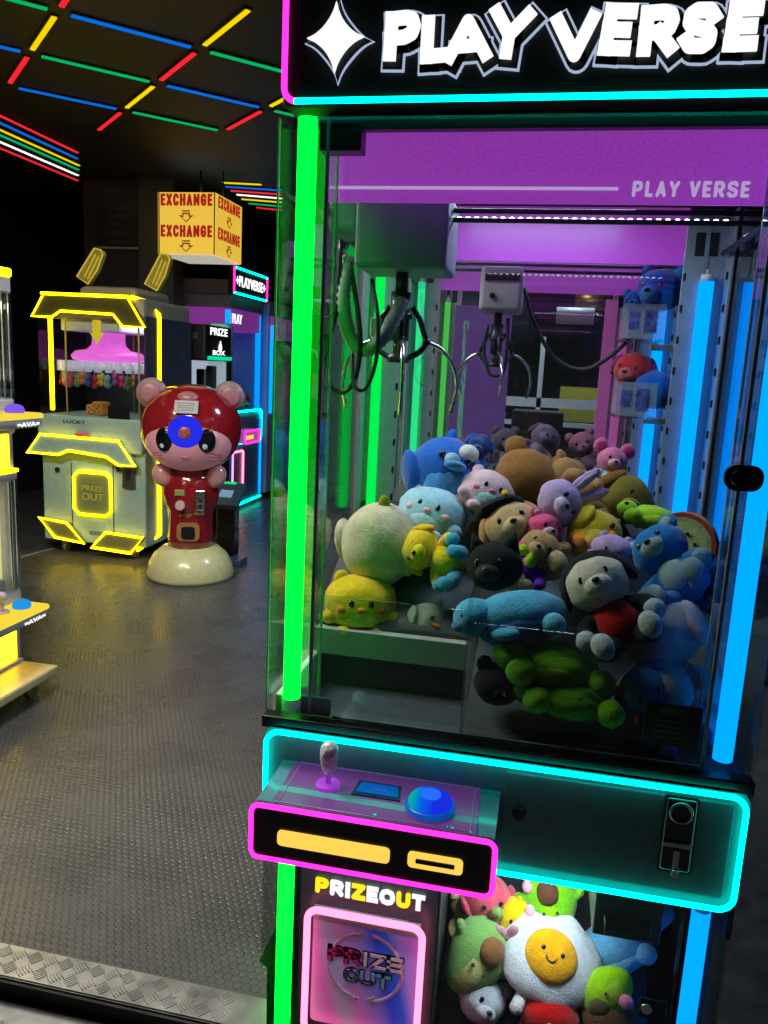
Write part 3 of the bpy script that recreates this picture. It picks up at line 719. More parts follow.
b = MB(); b.lathe([(.054, 0), (.054, .010), (.050, .013)], bb, 32); build('push_button', b, backlit('button_ring', (0.0, .12, .6), .5, .5), console)
b = MB(); b.lathe([(.0475, .008), (.0475, .018), (.043, .026), (.030, .031), (.001, .0315)], bb, 32)
bt, nt, out = newmat('button_glow')
e = N(nt, 'ShaderNodeEmission', Strength=1.0); L(nt, e.outputs[0], out.inputs[0])
tc = N(nt, 'ShaderNodeTexCoord'); sp = N(nt, 'ShaderNodeSeparateXYZ'); L(nt, tc.outputs['Object'], sp.inputs[0])
mr = N(nt, 'ShaderNodeMapRange'); mr.inputs['From Min'].default_value = bb.x - .045; mr.inputs['From Max'].default_value = bb.x + .01; L(nt, sp.outputs['X'], mr.inputs[0])
rm = N(nt, 'ShaderNodeValToRGB'); rm.color_ramp.elements[0].color = (0, .50, .22, 1); rm.color_ramp.elements[1].color = (.01, .03, .75, 1); rm.color_ramp.elements.new(.5).color = (0, .13, .80, 1)
L(nt, mr.outputs[0], rm.inputs[0]); L(nt, rm.outputs[0], e.inputs[0])
build('push_button_dome', b, bt, console, 'glowing green and blue domed button')
b = MB(); b.lathe([(.022, .031), (.022, .0345), (.001, .035)], bb, 24); build('push_button_cap', b, neon('button_blue', (.02, .16, 1.0), 1.0), console)

# lower cabinet
lz0, lz1 = LOW + .10, .372
b = MB(); b.box(ML, MR, MF, MBK, LOW + .03, LOW + .10, .004); b.box(ML, MR, MBK - .02, MBK, LOW + .1, .60); b.box(ML, ML + .012, MF + .12, MBK, LOW + .1, .60); b.box(MR - .012, MR, MF + .12, MBK, LOW + .1, .6)
for x in (ML + .08, MR - .08):
    for y in (MF + .08, MBK - .08): b.cyl((x, y, LOW), (x, y, LOW + .03), .03)
build('base_cabinet', b, panelm, root)
tubepart(-.534, MF + .035, LOW + .11, .34, GREEN, root, 0.0205)
tubepart(MR - .058, MF + .035, LOW + .11, .34, CYANB, root, 0.0205)
pl0, pl1 = -.485, -.148
b = MB(); b.box(pl0, pl1, MF + .004, MF + .012, LOW + .1, .372); pp = build('prize_panel', b, pbr('prize_backing', (0.05, 0.055, 0.07), .35), root)
boxes('lower_glass', [(pl1, MR - .1, MF + .002, MF + .006, LOW + .1, .372), (ML + .002, pl0, MF + .002, MF + .006, LOW + .1, .372), (MR - .1, MR - .004, MF + .002, MF + .006, LOW + .1, .372)], clear, root)
boxes('lower_glass_edge', [(x - .003, x + .003, MF + .0, MF + .01, LOW + .1, .372) for x in (ML + .004, ML + .098, pl1 + .004, MR - .102, MR - .006)] + [(ML, ML + .005, MF + .01, MF + .12, LOW + .1, .37), (MR - .005, MR, MF + .01, MF + .12, LOW + .1, .37)], acry, root)
# prize flap with pink neon frame
fa, fb = atY(308, 1000, MF - .01), atY(433, 905, MF - .01)
fx0, fx1, fz1, fz0 = -.463, -.168, .212, -.135
b = MB(); b.tube([(u, MF - .030, v) for u, v in rrect(fx0 + .006, fx1 - .007, fz0, fz1 - .003, .028, 8)], .0085, 10, True); fr = build('flap_frame', b, PINK, pp, 'pink neon frame')
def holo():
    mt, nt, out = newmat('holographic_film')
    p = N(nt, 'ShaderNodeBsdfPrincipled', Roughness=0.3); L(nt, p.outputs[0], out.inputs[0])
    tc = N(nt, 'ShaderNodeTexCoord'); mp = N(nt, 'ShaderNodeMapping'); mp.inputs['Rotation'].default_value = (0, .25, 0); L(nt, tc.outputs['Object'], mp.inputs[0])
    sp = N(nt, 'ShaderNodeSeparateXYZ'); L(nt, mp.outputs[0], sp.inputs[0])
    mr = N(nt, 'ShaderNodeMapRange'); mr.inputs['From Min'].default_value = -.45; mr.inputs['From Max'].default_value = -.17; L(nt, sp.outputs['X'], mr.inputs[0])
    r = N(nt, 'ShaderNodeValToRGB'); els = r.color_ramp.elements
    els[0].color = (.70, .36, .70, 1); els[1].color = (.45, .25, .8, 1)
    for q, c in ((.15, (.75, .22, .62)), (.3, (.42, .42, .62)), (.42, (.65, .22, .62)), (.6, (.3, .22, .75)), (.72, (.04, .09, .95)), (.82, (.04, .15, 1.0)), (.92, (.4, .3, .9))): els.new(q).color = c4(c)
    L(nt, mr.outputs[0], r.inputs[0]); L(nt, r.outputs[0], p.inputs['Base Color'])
    L(nt, r.outputs[0], p.inputs['Emission Color']); p.inputs['Emission Strength'].default_value = .14  # weak glow put in to brighten the film; the flap is no lamp
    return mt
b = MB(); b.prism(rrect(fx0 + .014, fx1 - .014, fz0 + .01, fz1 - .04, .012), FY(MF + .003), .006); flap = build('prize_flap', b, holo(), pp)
b = MB(); b.box(fx0 + .014, fx1 - .014, MF - .008, MF + .003, fz1 - .048, fz1 - .012, .002); build('flap_hinge', b, steel, pp)
fcx, fcz, fr_ = (fx0 + fx1) / 2 + .002, .055, .092
b = MB()
for a0, a1 in ((100, 262), (-78, 82)):
    b.tube([(fcx + fr_ * cos(radians(a0 + (a1 - a0) * k / 24)), MF - .004, fcz + fr_ * sin(radians(a0 + (a1 - a0) * k / 24))) for k in range(25)], .0045, 6)
for a, s_ in ((100, 1), (-80, 1)):
    cxx, czz = fcx + fr_ * cos(radians(a)), fcz + fr_ * sin(radians(a)); t = (1 if a > 0 else -1)
    b.prism([(cxx + .012 * t, czz), (cxx - .012 * t, czz + .016), (cxx - .012 * t, czz - .012)], FY(MF - .002), .004)
build('flap_arrows', b, pbr('pale_print', (0.55, 0.5, 0.62), .4), pp)
def block_text(txt, x0, x1, z0, z1, mats, nm):
    """square-cut lettering on a dark outline"""
    ob = MB(); n = len(txt); wch = (x1 - x0) / sum(.55 if c == 'I' else 1 for c in txt); x = x0
    by = {}
    for ch, mt in zip(txt, mats):
        wd = wch * (.55 if ch == 'I' else 1); by.setdefault(mt.name, (mt, MB()))
        glyph(ob, ch, x + .001 + (wd * .12 if ch == 'I' else 0), x + wd - .001 - (wd * .12 if ch == 'I' else 0), z0, z1, .0155, FY(MF - .0045), .0015, square=True, fit=.0085); glyph(by[mt.name][1], ch, x + .001 + (wd * .12 if ch == 'I' else 0), x + wd - .001 - (wd * .12 if ch == 'I' else 0), z0, z1, .0085, FY(MF - .0072), .0012, square=True); x += wd
    build(nm + '_outline', ob, pbr('dark_print', (0.03, 0.015, 0.06), .4), pp)
    for mt, b in by.values(): build(nm + '_lettering', b, mt, pp)
mg = pbr('magenta_print', (0.62, 0.03, 0.26), .4); pk = pbr('pinkwhite_print', (0.85, 0.75, 0.82), .4); tq = pbr('teal_print', (0.25, 0.62, 0.72), .4)
block_text('PRIZE', fcx - .094, fcx + .094, .060, .100, [mg, mg, pk, pk, pk], 'flap_prize')
block_text('OUT', fcx - .052, fcx + .066, .008, .047, [tq] * 3, 'flap_out')
# PRIZEOUT letters above the frame
x0, x1 = atY(315, 885, MF).x, atY(426, 900, MF).x
zt_ = .235; hh = .042; wy = neon('letter_yellow', (1.0, .80, .02), 1.1); ww = neon('letter_white', (.95, .97, 1.0), 1.05)
ws = [1, 1, .45, 1, .85, 1.1, 1, .95]; tot = sum(ws); x = x0; bw, by_ = MB(), MB()
for ch, wd, y_ in zip('PRIZEOUT', ws, (1, 0, 0, 1, 0, 0, 1, 0)):
    q = (x1 - x0) * wd / tot; glyph(by_ if y_ else bw, ch, x + .0015 + (.004 if ch == 'I' else 0), x + q - .0015 - (.004 if ch == 'I' else 0), zt_, zt_ + hh, .0118, FY(MF - .001), .003, square=ch in 'ZEILT'); x += q
build('prize_lettering', by_, wy, pp, 'yellow backlit letters P, Z and U'); build('prize_lettering', bw, ww, pp, 'white backlit letters')
# cash box with handle behind the lower glass
ka, kb = atY(592, 932, MF + .03), atY(667, 888, MF + .03)
b = MB(); b.box(ka.x, kb.x, MF + .03, MF + .2, ka.z - .005, .365, .004); kb_ = build('cash_box', b, pbr('cash_box_grey', (0.05, 0.055, 0.065), .4, .3), root)
b = MB(); mx = (ka.x + kb.x) / 2; b.tube([(mx - .05, MF + .03, ka.z + .05), (mx - .05, MF + .012, ka.z + .02), (mx + .05, MF + .012, ka.z + .02), (mx + .05, MF + .03, ka.z + .05)], .0045, 8); b.cyl((mx, MF + .03, ka.z + .07), (mx, MF + .022, ka.z + .07), .009); build('box_handle', b, darksteel, kb_)
la = atY(652, 1003, MF + .01)
b = MB(); b.box(la.x - .03, la.x + .03, MF - .004, MF + .002, la.z - .03, la.z + .02, .003); lk = build('lower_lock', b, darksteel, root)
b = MB(); b.cyl((la.x - .015, MF - .004, la.z), (la.x - .015, MF - .014, la.z), .012); build('lock_cylinder', b, chrome, lk)
# plush tray of the lower cabinet
def deck2(y): return -.24 + (y - 1.66) * .75
b = MB(); b.prism([(1.665, -.243), (2.3, -.243), (2.3, deck2(2.3)), (1.665, deck2(1.665) + .001)][::1], lambda u, v, d: (pl1 + .01 + d, u, v), MR - .11 - pl1 - .01)
b.box(pl1 + .002, pl1 + .006, MF + .014, 2.3, LOW + .1, .372)
build('plush_tray', b, panelm, root)

exec_later = []
# ================================================================== MACHINES BEHIND THE MAIN ONE
def backmachine(yf, yb, xl, xr, lt, rt, label, hdr=True):
    r = empty('claw_machine', ((xl + xr) / 2, (yf + yb) / 2, LOW), label, 'claw machine', 'claw machines in a row behind the front one')
    b = MB(); b.box(xl, xr, yf, yb, LOW, 0.66, .01); build('base_cabinet', b, panelm, r)
    b = MB(); b.box(xl + .02, xr - .02, yf + .02, yb - .03, .66, 1.02, .02); build('plush_bed', b, deckm, r)
    g = cabinet(r, xl, xr, yf, yb, .66, 1.0, lt, rt, False, hdr)
    if hdr:
        b = MB(); b.box(xl + .1, xr - .08, yf + .03, yf + .036, 1.86, 2.0); build('purple_header', b, purplep, r)
    return r
M2 = backmachine(2.56, 3.42, -.60, .50, neon('neon_mint', (0.03, .72, .30), 1.0), CYANB, 'second claw machine in the row, directly behind the front one with a small grey claw')
car = MB(); car.box(-.25, -.105, 2.80, 2.98, 1.715, 1.865, .014, 3); car = build('claw_carriage', car, pbr('carriage_pale', (0.5, 0.52, 0.58), .4), M2)
b = MB(); b.box(-.235, -.115, 2.792, 2.80, 1.815, 1.84, .003); b.cyl((-.205, 2.8, 1.765), (-.205, 2.792, 1.765), .01); build('carriage_slot', b, black, car)
three_claw(car, -.185, 2.88, 1.715, .85, (165, 285, 15))
b = MB(); b.tube(catmull([atY(*p, 2.9) for p in ((524, 288), (535, 325), (555, 358), (580, 370), (605, 360), (640, 330))], 6), .008, 8); b.tube(catmull([atY(*p, 2.84) for p in ((508, 318), (507, 350), (503, 372), (490, 374), (484, 350), (488, 325))], 6), .006, 8); build('cable', b, darksteel, car)
b = MB()
for zb_, xa2 in ((1.44, .255), (1.27, .245)):
    pass
M3 = backmachine(3.5, 4.32, -.60, .44, neon('neon_lime', (0.10, .66, .10), .9), neon('neon_rose', (.6, .12, .45), .6), 'last claw machine in the row, with rose coloured light', False)
b = MB(); b.box(.27, .33, 4.25, 4.29, 1.0, 1.9, .004); build('pink_panel', b, backlit('pink_panel', (.50, .12, .42), .32, .8), M3)
b = MB(); b.box(-.50, -.20, 4.26, 4.275, 1.05, 1.85); build('violet_panel', b, backlit('violet_panel', (.13, .06, .26), .34, .7), M3)
b = MB(); b.box(-.15, .10, 3.9, 4.1, 1.02, 1.33, .01); build('dark_box', b, blackm, M3)

def frost():
    mt, nt, out = newmat('frosted_acrylic')
    t = N(nt, 'ShaderNodeBsdfTransparent', Color=(.9, .94, .97, 1)); d = N(nt, 'ShaderNodeBsdfPrincipled', Roughness=.25); d.inputs['Base Color'].default_value = (.6, .68, .75, 1)
    nz = N(nt, 'ShaderNodeTexNoise', Scale=12.0); mr = N(nt, 'ShaderNodeMapRange'); mr.inputs['To Min'].default_value = .25; mr.inputs['To Max'].default_value = .45; L(nt, nz.outputs['Fac'], mr.inputs[0])
    mx = N(nt, 'ShaderNodeMixShader'); L(nt, mr.outputs[0], mx.inputs[0]); L(nt, t.outputs[0], mx.inputs[1]); L(nt, d.outputs[0], mx.inputs[2]); L(nt, mx.outputs[0], out.inputs[0]); return mt
frosted = frost()
# acrylic shelves with plush against the right side of the second machine
for k, (zz, lab) in enumerate(((1.635, 'upper of two clear shelf boxes inside the second machine'), (1.385, 'lower of two clear shelf boxes inside the second machine'))):
    r = empty('shelf_box', (.315, 2.80, zz), lab, 'shelf', 'clear shelf boxes')
    b = MB(); X0, X1, YY0, YY1 = .235, .36, 2.70, 2.90
    b.box(X0, X1, YY0, YY1, zz - .008, zz); build('shelf_plate', b, acry, r)
    b = MB(); b.box(X0, X1, YY0, YY0 + .004, zz, zz + .11); b.box(X0, X0 + .004, YY0, YY1, zz, zz + .11); build('shelf_front', b, frosted, r)
    b = MB(); b.box(X0 + .012, X0 + .045, YY0 - .002, YY0, zz + .03, zz + .085); b.box(X0 + .06, X0 + .1, YY0 - .002, YY0, zz + .02, zz + .09); build('shelf_sticker', b, pbr('sticker_blue', (0.1, 0.12, 0.4), .5, var=.8, scale=40), r)
    b = MB(); b.box(X1 - .02, .49, YY1 - .05, YY1 - .03, zz - .03, zz - .008, .003); build('shelf_bracket', b, white, r)

# ================================================================== PLUSH TOYS
def pm(c): return c if not isinstance(c, tuple) else plushmat(c)
eyeM = pbr('toy_eye', (0.006, 0.006, 0.008), .12, coat=.5)
eyeW = pbr('toy_eye_white', (0.75, 0.75, 0.75), .3)
SEED = [0]
def pell(nm, c, r, mat, s, par, rot=(0, 0, 0), lump=.07, sq=1.0, sub=None, label=None):
    SEED[0] += 1
    b = MB(); big = max(r) if not isinstance(r, (int, float)) else r
    u, v = (28, 18) if big > .5 else ((18, 12) if big > .2 else (12, 8))
    b.ell(Vector(c) * s, tuple(x * s for x in (r if not isinstance(r, (int, float)) else (r,) * 3)), rot, lump if big > .15 else 0, u, v, sq=sq, seed=SEED[0])
    return build(nm, b, pm(mat), par, label, local=True)
def limb(nm, pts, rads, mat, s, par):
    b = MB(); P = catmull([Vector(p) * s for p in pts], 5); n = len(P); R_ = []
    for i in range(n):
        t = i / (n - 1) * (len(rads) - 1); k = min(int(t), len(rads) - 2); R_.append((rads[k] + (rads[k + 1] - rads[k]) * (t - k)) * s)
    b.tube(P, R_, 12); b.ell(P[-1], R_[-1], u=12, v=8); b.ell(P[0], R_[0], u=12, v=8)
    return build(nm, b, pm(mat), par, local=True)

def toy(name, label, cat, loc, s, rot, kind, C, group, **k):
    """kind: bear, rabbit, dog, mouse, cat, bird, blob, avocado, egg, star, seal, turtle, slice; C: colours body, muzzle/second, third"""
    r = empty(name, loc, label, cat, group); r.rotation_euler = Euler([radians(a) for a in rot])
    body, sec, thr = (list(C) + [C[-1]] * 3)[:3]
    E = lambda nm, c, rr, mt, **q: pell(nm, c, rr, mt, s, r, **q)
    clothes = k.get('clothes')
    if kind in ('bear', 'rabbit', 'dog', 'mouse', 'cat'):
        hd = E('head', (0, 0, 0), (.78, .70, .68), body)
        E('muzzle', (0, -.60, -.16), (.34, .24, .25), sec)
        E('nose', (0, -.83, -.07), (.10, .07, .075), eyeM)
        for sx in (-1, 1):
            E('eye', (sx * .30, -.60, .10), (.085, .05, .11), eyeM)
            if kind == 'bear':
                e = E('ear', (sx * .58, .05, .55), (.27, .15, .27), body); pell('inner_ear', (sx * .58, -.06, .56), (.16, .07, .16), sec, s, e)
            elif kind == 'mouse':
                e = E('ear', (sx * .72, .05, .62), (.42, .12, .42), body); pell('inner_ear', (sx * .72, -.06, .62), (.27, .07, .27), thr, s, e)
            elif kind == 'rabbit':
                e = E('ear', (sx * .28, .1, 1.05), (.19, .13, .62), body, rot=(0, sx * k.get('splay', 14), 0)); pell('inner_ear', (sx * .28, .0, 1.08), (.10, .05, .45), sec, s, e, (0, sx * k.get('splay', 14), 0))
            elif kind == 'dog':
                E('ear', (sx * .74, .02, .12), (.17, .26, .46), thr, rot=(0, -sx * 22, 0))
            else:
                b = MB(); b.cyl(Vector((sx * .45, 0, .45)) * s, Vector((sx * .62, 0, .92)) * s, .27 * s, .03 * s, 14); build('ear', b, pm(body), r, local=True)
        if k.get('nobody'): return r
        E('body', (0, .05, -1.05), (.62, .55, .66), clothes or body)
        if not clothes: E('belly', (0, -.32, -1.05), (.40, .26, .45), sec)
        for sx in (-1, 1):
            limb('arm', [(sx * .45, -.05, -.75), (sx * .78, -.25, -.95), (sx * .85, -.5, -1.15)], [.2, .22, .2], k.get('sleeve', clothes or body), s, r)
            if k.get('paws'): E('paw', (sx * .86, -.56, -1.22), .25, k['paws'])
            limb('leg', [(sx * .32, -.1, -1.5), (sx * .50, -.5, -1.62), (sx * .58, -.85, -1.62)], [.25, .27, .26], k.get('legs', body), s, r)
            E('foot', (sx * .58, -.98, -1.55), (.26, .2, .32), k.get('paws', sec))
    elif kind == 'bird':
        E('body', (0, 0, 0), (.92, .85, 1.0), body, lump=.05)
        E('belly', (0, -.42, -.28), (.60, .48, .58), sec)
        bk = E('beak', (0, -.93, .12), (.28, .24, .12), thr)
        for sx in (-1, 1):
            E('eye', (sx * .34, -.78, .34), (.09, .06, .11), eyeM)
            E('wing', (sx * .88, -.05, -.12), (.2, .42, .52), body, rot=(0, sx * 18, 0))
            E('foot', (sx * .38, -.55, -.9), (.26, .34, .12), thr)
        E('tuft', (0, 0, 1.02), (.14, .12, .2), k.get('tuft', body))
    elif kind == 'blob':
        E('body', (0, 0, 0), (1.0, .85, .80), body, sq=.9)
        E('belly', (0, -.36, -.28), (.66, .50, .42), sec)
        for sx in (-1, 1):
            E('eye', (sx * .26, -.80, .12), (.075, .05, .10), eyeM)
            E('cheek', (sx * .5, -.72, -.06), (.15, .08, .1), k.get('cheek', thr))
            E('ear', (sx * .55, .02, .66), (.22, .16, .24), k.get('ear', body))
            E('paw', (sx * .82, -.42, -.30), (.24, .22, .2), k.get('paws', body)); E('foot', (sx * .4, -.62, -.66), (.26, .26, .18), k.get('paws', body))
        E('snout', (0, -.84, -.04), (.12, .07, .075), thr)
    elif kind == 'seal':
        E('body', (0, 0, 0), (1.15, .62, .58), body, lump=.06)
        E('belly', (0, -.22, -.20), (.95, .46, .44), sec)
        E('head', (-.95, -.1, .12), (.50, .46, .44), body)
        E('muzzle', (-1.3, -.22, .0), (.2, .2, .15), sec)
        for sy in (-1, 1):
            E('eye', (-1.2, -.1 + sy * .3, .25), .07, eyeM)
            E('flipper', (-.35, sy * .62, -.22), (.34, .22, .14), body, rot=(0, 0, sy * 30))
        E('paw', (.72, -.52, -.2), (.28, .22, .28), k.get('paws', sec))
        if k.get('tail', True): limb('tail', [(1.0, 0, 0), (1.35, 0, .05), (1.6, 0, .2)], [.3, .2, .26], body, s, r)
    elif kind == 'avocado':
        b = MB(); b.lathe([(.02, -.98), (.45, -.9), (.75, -.6), (.85, -.25), (.78, .12), (.60, .5), (.42, .8), (.22, .98), (.02, 1.03)], (0, 0, 0), 28); bmesh.ops.transform(b.bm, matrix=Matrix.Diagonal((s, s * .72, s, 1)), verts=b.bm.verts); build('body', b, pm(body), r, local=True)
        b = MB(); b.lathe([(.02, -.78), (.40, -.7), (.62, -.45), (.68, -.2), (.6, .15), (.44, .5), (.26, .78), (.02, .86)], (0, -.22, 0), 28); bmesh.ops.transform(b.bm, matrix=Matrix.Diagonal((s, s * .68, s, 1)), verts=b.bm.verts); build('flesh', b, pm(sec), r, local=True)
        E('stone', (0, -.58, -.28), (.34, .2, .36), thr)
        for sx in (-1, 1):
            E('eye', (sx * .2, -.56, .28), .05, eyeM); limb('arm', [(sx * .7, -.1, -.1), (sx * .95, -.2, -.25)], [.12, .12], body, s, r); limb('leg', [(sx * .3, -.05, -.88), (sx * .35, -.25, -1.12)], [.14, .15], body, s, r)
    elif kind == 'egg':
        b = MB(); n = 40; SEED[0] += 1
        b.ell((0, 0, 0), (1.0 * s, .42 * s, .95 * s), (0, 0, 0), .16, 36, 20, freq=1.4, seed=3); build('egg_white', b, pm(body), r, local=True)
        y = E('yolk', (0, -.34, .02), (.54, .2, .50), sec, lump=.02)
        for sx in (-1, 1): E('eye', (sx * .2, -.525, .10), (.045, .03, .05), eyeM)
        b = MB(); b.tube([Vector((.10 * cos(t), -.545, -.01 + .09 * sin(t))) * s for t in [pi + pi * q / 10 for q in range(11)]], .014 * s, 6); build('smile', b, eyeM, r, local=True)
        for sx in (-1, 1): limb('leg', [(sx * .3, 0, -.85), (sx * .34, -.15, -1.1)], [.12, .14], thr, s, r); 
    elif kind == 'star':
        b = MB()
        for q in range(5):
            a = pi / 2 + 2 * pi * q / 5; b.ell(Vector((cos(a) * .5, 0, sin(a) * .5)) * s, (.30 * s, .26 * s, .55 * s), (0, 90 - math.degrees(a), 0), u=14, v=10)
        b.ell((0, 0, 0), (.5 * s, .32 * s, .5 * s)); build('body', b, pm(body), r, local=True)
        for sx in (-1, 1): E('eye', (sx * .15, -.32, .1), .06, eyeM); E('cheek', (sx * .28, -.29, -.04), .07, thr)
    elif kind == 'turtle':
        E('body', (0, 0, 0), (1.0, .78, .52), body); E('belly', (0, -.28, -.08), (.8, .55, .42), sec)
        E('head', (-1.1, -.15, .1), (.42, .4, .38), body)
        for sx in (-1, 1): E('eye', (-1.2 , -.15 + sx * .28, .32), .09, eyeM); E('foot', (.9 * sx + .05, -.55, -.12), (.36, .32, .34), k.get('paws', body)); E('foot', (.55 * sx, .5, -.2), (.3, .3, .3), body)
    elif kind == 'slice':
        f = lambda u, v, d: (u * s, (d - .3) * s, v * s)
        for nm, ra, rb, mt, yy in (('flesh', 0, .86, body, .6), ('pith', .80, .93, sec, .62), ('rind', .90, 1.05, thr, .66)):
            b = MB(); A = [(rb * cos(t), rb * sin(t)) for t in [pi * q / 20 for q in range(21)]]; Bq = [(ra * cos(t), ra * sin(t)) for t in [pi * q / 20 for q in range(20, -1, -1)]] if ra else []
            b.prism(A + Bq, f, yy); build(nm, b, pm(mt), r, local=True)
        for sx in (-1, 1): E('eye', (sx * .2, -.32, .35), .06, eyeM)
    if k.get('extra'):
        for nm, c, rr, mt in k['extra']: E(nm, c, rr, mt)
    return r

def settle(px, py, rpx, deck, lift, ymin, ymax, down=.9):
    """depth at which a toy seen at this pixel, of this size in pixels, comes to rest on the bed"""
    lo, hi = ymin, ymax
    for _ in range(40):
        Y = (lo + hi) / 2; p = atY(px, py, Y); r = rpx * (p - CAMLOC).dot(fwd) / 779
        if p.z - down * r - lift > deck(p.y): lo = Y
        else: hi = Y
    p = atY(px, py, lo); return p, rpx * (p - CAMLOC).dot(fwd) / 779

W = (.72, .72, .70); CRM = (.68, .62, .48); YL = (.80, .58, .06); BLK = (.012, .012, .014); SKY = (.28, .52, .75); BL = (.03, .14, .50)
TAN = (.55, .38, .22); BRN = (.26, .13, .055); LIL = (.55, .40, .66); PNK = (.75, .26, .42); LPK = (.8, .5, .58); GRN = (.16, .42, .04); LIME = (.36, .66, .06)
RD = (.45, .02, .03); ORG = (.75, .25, .03); TEAL = (.10, .36, .55); OLV = (.22, .17, .05); DBR = (.10, .05, .03)
UP = 'plush toys heaped in the upper case'
def up(name, label, cat, px, py, rpx, rot, kind, C, lift=0.0, Y=None, down=.9, **k):
    if Y is None: rpx = rpx * 1.26; p, r = settle(px, py, rpx, deckz, lift, 1.70, 2.44, down)
    else: p = atY(px, py, Y); r = 1.26 * rpx * (p - CAMLOC).dot(fwd) / 779
    return toy(name, label, cat, p, r, rot, kind, C, UP, **k)
PL = 'plush toy'
# left, behind the chute
up('plush_chick', 'yellow round plush in a red scarf under the big cream plush, above the chute', PL, 360, 603, 29, (-6, 0, 14), 'blob', (YL, (.8, .66, .2), ORG), 0, 2.09, extra=[('scarf', (0, -.02, -.56), (.86, .80, .2), RD)], cheek=ORG)
up('plush_duck', 'big cream egg-shaped plush behind the chute, on top of the scarfed yellow one', PL, 364, 543, 34, (-8, -6, 172), 'bird', (CRM, (.74, .70, .60), (.38, .16, .06)), 0, 2.16, tuft=(.25, .3, .05))
up('plush_goose', 'small white plush with orange feet in the dark chute corner under the yellow pup', PL, 428, 622, 17, (0, 30, 30), 'bird', (W, W, ORG), 0, 2.09)
up('plush_seal', 'pale blue round-faced plush above the yellow pup', PL, 432, 516, 28, (-24, 12, -8), 'blob', ((.42, .66, .80), (.50, .72, .84), LPK), 0, 2.26, cheek=LPK, ear=LPK)
up('plush_puppy', 'yellow pup plush in blue trousers lying on its side beside the cream plush', PL, 421, 549, 22, (-14, -78, 0), 'dog', (YL, (.85, .68, .12), (.72, .46, .03)), 0, 2.10, legs=TEAL, paws=TEAL)
up('plush_bluebird', 'big deep blue plush with white eye patches at the back beside the green tubes', PL, 444, 474, 31, (-15, 14, 20), 'bird', (BL, (.12, .30, .62), (.10, .3, .55)), 0, 2.40, extra=[('brow', (.32, -.72, .55), (.26, .18, .22), W), ('brow', (-.1, -.9, .25), (.2, .12, .18), (.4, .55, .7))])
up('plush_pup', 'small blue plush beside the deep blue bird at the back of the heap', PL, 474, 476, 15, (0, 70, 0), 'dog', ((.05, .22, .62), SKY, BL), 0, 2.42)
up('plush_hamster', 'pale pink and blue rounded plush behind the black cap', PL, 487, 494, 23, (-20, 18, 10), 'blob', ((.72, .52, .60), (.45, .62, .72), PNK), 0, 2.30)
# middle
up('plush_bulldog', 'tan dog plush wearing a black cap, face up in the middle', PL, 512, 527, 29, (-30, -24, 14), 'dog', (TAN, (.62, .46, .28), (.42, .26, .13)), 0, 2.12, clothes=(.12, .05, .38), extra=[('cap', (-.1, .22, .62), (.74, .62, .34), BLK), ('cap_brim', (-.15, -.34, .66), (.50, .26, .08), BLK), ('cap_badge', (.15, -.36, .86), (.1, .06, .1), YL)])
up('plush_monkey', 'tan plush with a rounded snout beside the capped dog', PL, 541, 550, 22, (-30, 30, -20), 'bear', ((.45, .27, .14), TAN, TAN), 0, 2.03, clothes=(.14, .05, .42), legs=(.6, .6, .62))
up('plush_kitten', 'black round-headed plush with a small grey bear charm in front of the tan dog', PL, 495, 566, 29, (-10, -10, -14), 'cat', (BLK, (.03, .03, .035), BLK), 0, 1.90, extra=[('charm', (-.30, -.76, -.10), (.26, .16, .34), (.5, .52, .50)), ('charm', (-.36, -.80, .26), (.24, .14, .16), (.55, .57, .54)), ('charm_ring', (.12, -.78, .12), (.12, .08, .12), (.5, .52, .5)), ('ribbon', (.75, -.3, -.65), (.6, .2, .14), (.45, .55, .65))], nobody=True)
up('plush_walrus', 'long furry sky blue plush lying along the chute wall in front', PL, 517, 616, 35, (-6, -12, 8), 'seal', ((.13, .40, .62), (.10, .22, .50), SKY), 0, 1.80, paws=(.2, .5, .68), tail=False)
up('plush_rabbit', 'lilac rabbit plush with long slanting ears in the middle of the heap', PL, 560, 503, 25, (-10, 62, 10), 'rabbit', (LIL, (.72, .60, .76), PNK), 0, 2.13, splay=10, nobody=True)
up('plush_piglet', 'pink plush with lime green paws beside the lilac rabbit', PL, 545, 530, 19, (-15, 20, 20), 'bear', ((.72, .14, .28), LPK, PNK), 0, 2.08, paws=LIME)
up('plush_bear', 'big brown bear plush with its back turned at the rear of the heap', PL, 527, 477, 33, (20, -20, 170), 'bear', (BRN, (.32, .18, .08), BRN), 0, 2.36)
up('plush_bear', 'lighter brown bear plush beside the big brown one at the rear', PL, 566, 480, 24, (-30, 60, 60), 'bear', ((.33, .19, .09), (.40, .24, .12), BRN), 0, 2.36)
up('plush_moose', 'olive brown plush behind the lime frog near the slotted rear post', PL, 626, 499, 28, (0, 40, 20), 'dog', (OLV, (.30, .22, .07), (.2, .1, .03)), 0, 2.34)
up('plush_mouse', 'pink mouse plush with round ears on top of the heap at the rear', PL, 612, 460, 15, (-5, 10, 10), 'mouse', (PNK, LPK, (.6, .1, .25)), 0, 2.40, clothes=(.55, .65, .62))
up('plush_duckling', 'yellow plush lying between the lilac rabbit and the blue bear', PL, 594, 537, 23, (-15, 62, 20), 'bird', ((.82, .55, .10), (.85, .66, .2), ORG), 0, 2.12)
up('plush_octopus', 'small rounded pink plush between yellow plush and blue bear', PL, 612, 552, 17, (-10, 10, -10), 'blob', (LIL, LPK, PNK), 0, 2.03)
up('plush_frog', 'lime green frog plush stretched out behind the blue bear', PL, 655, 519, 20, (-12, 8, -6), 'turtle', (LIME, (.42, .70, .12), YL), 0, 2.25)
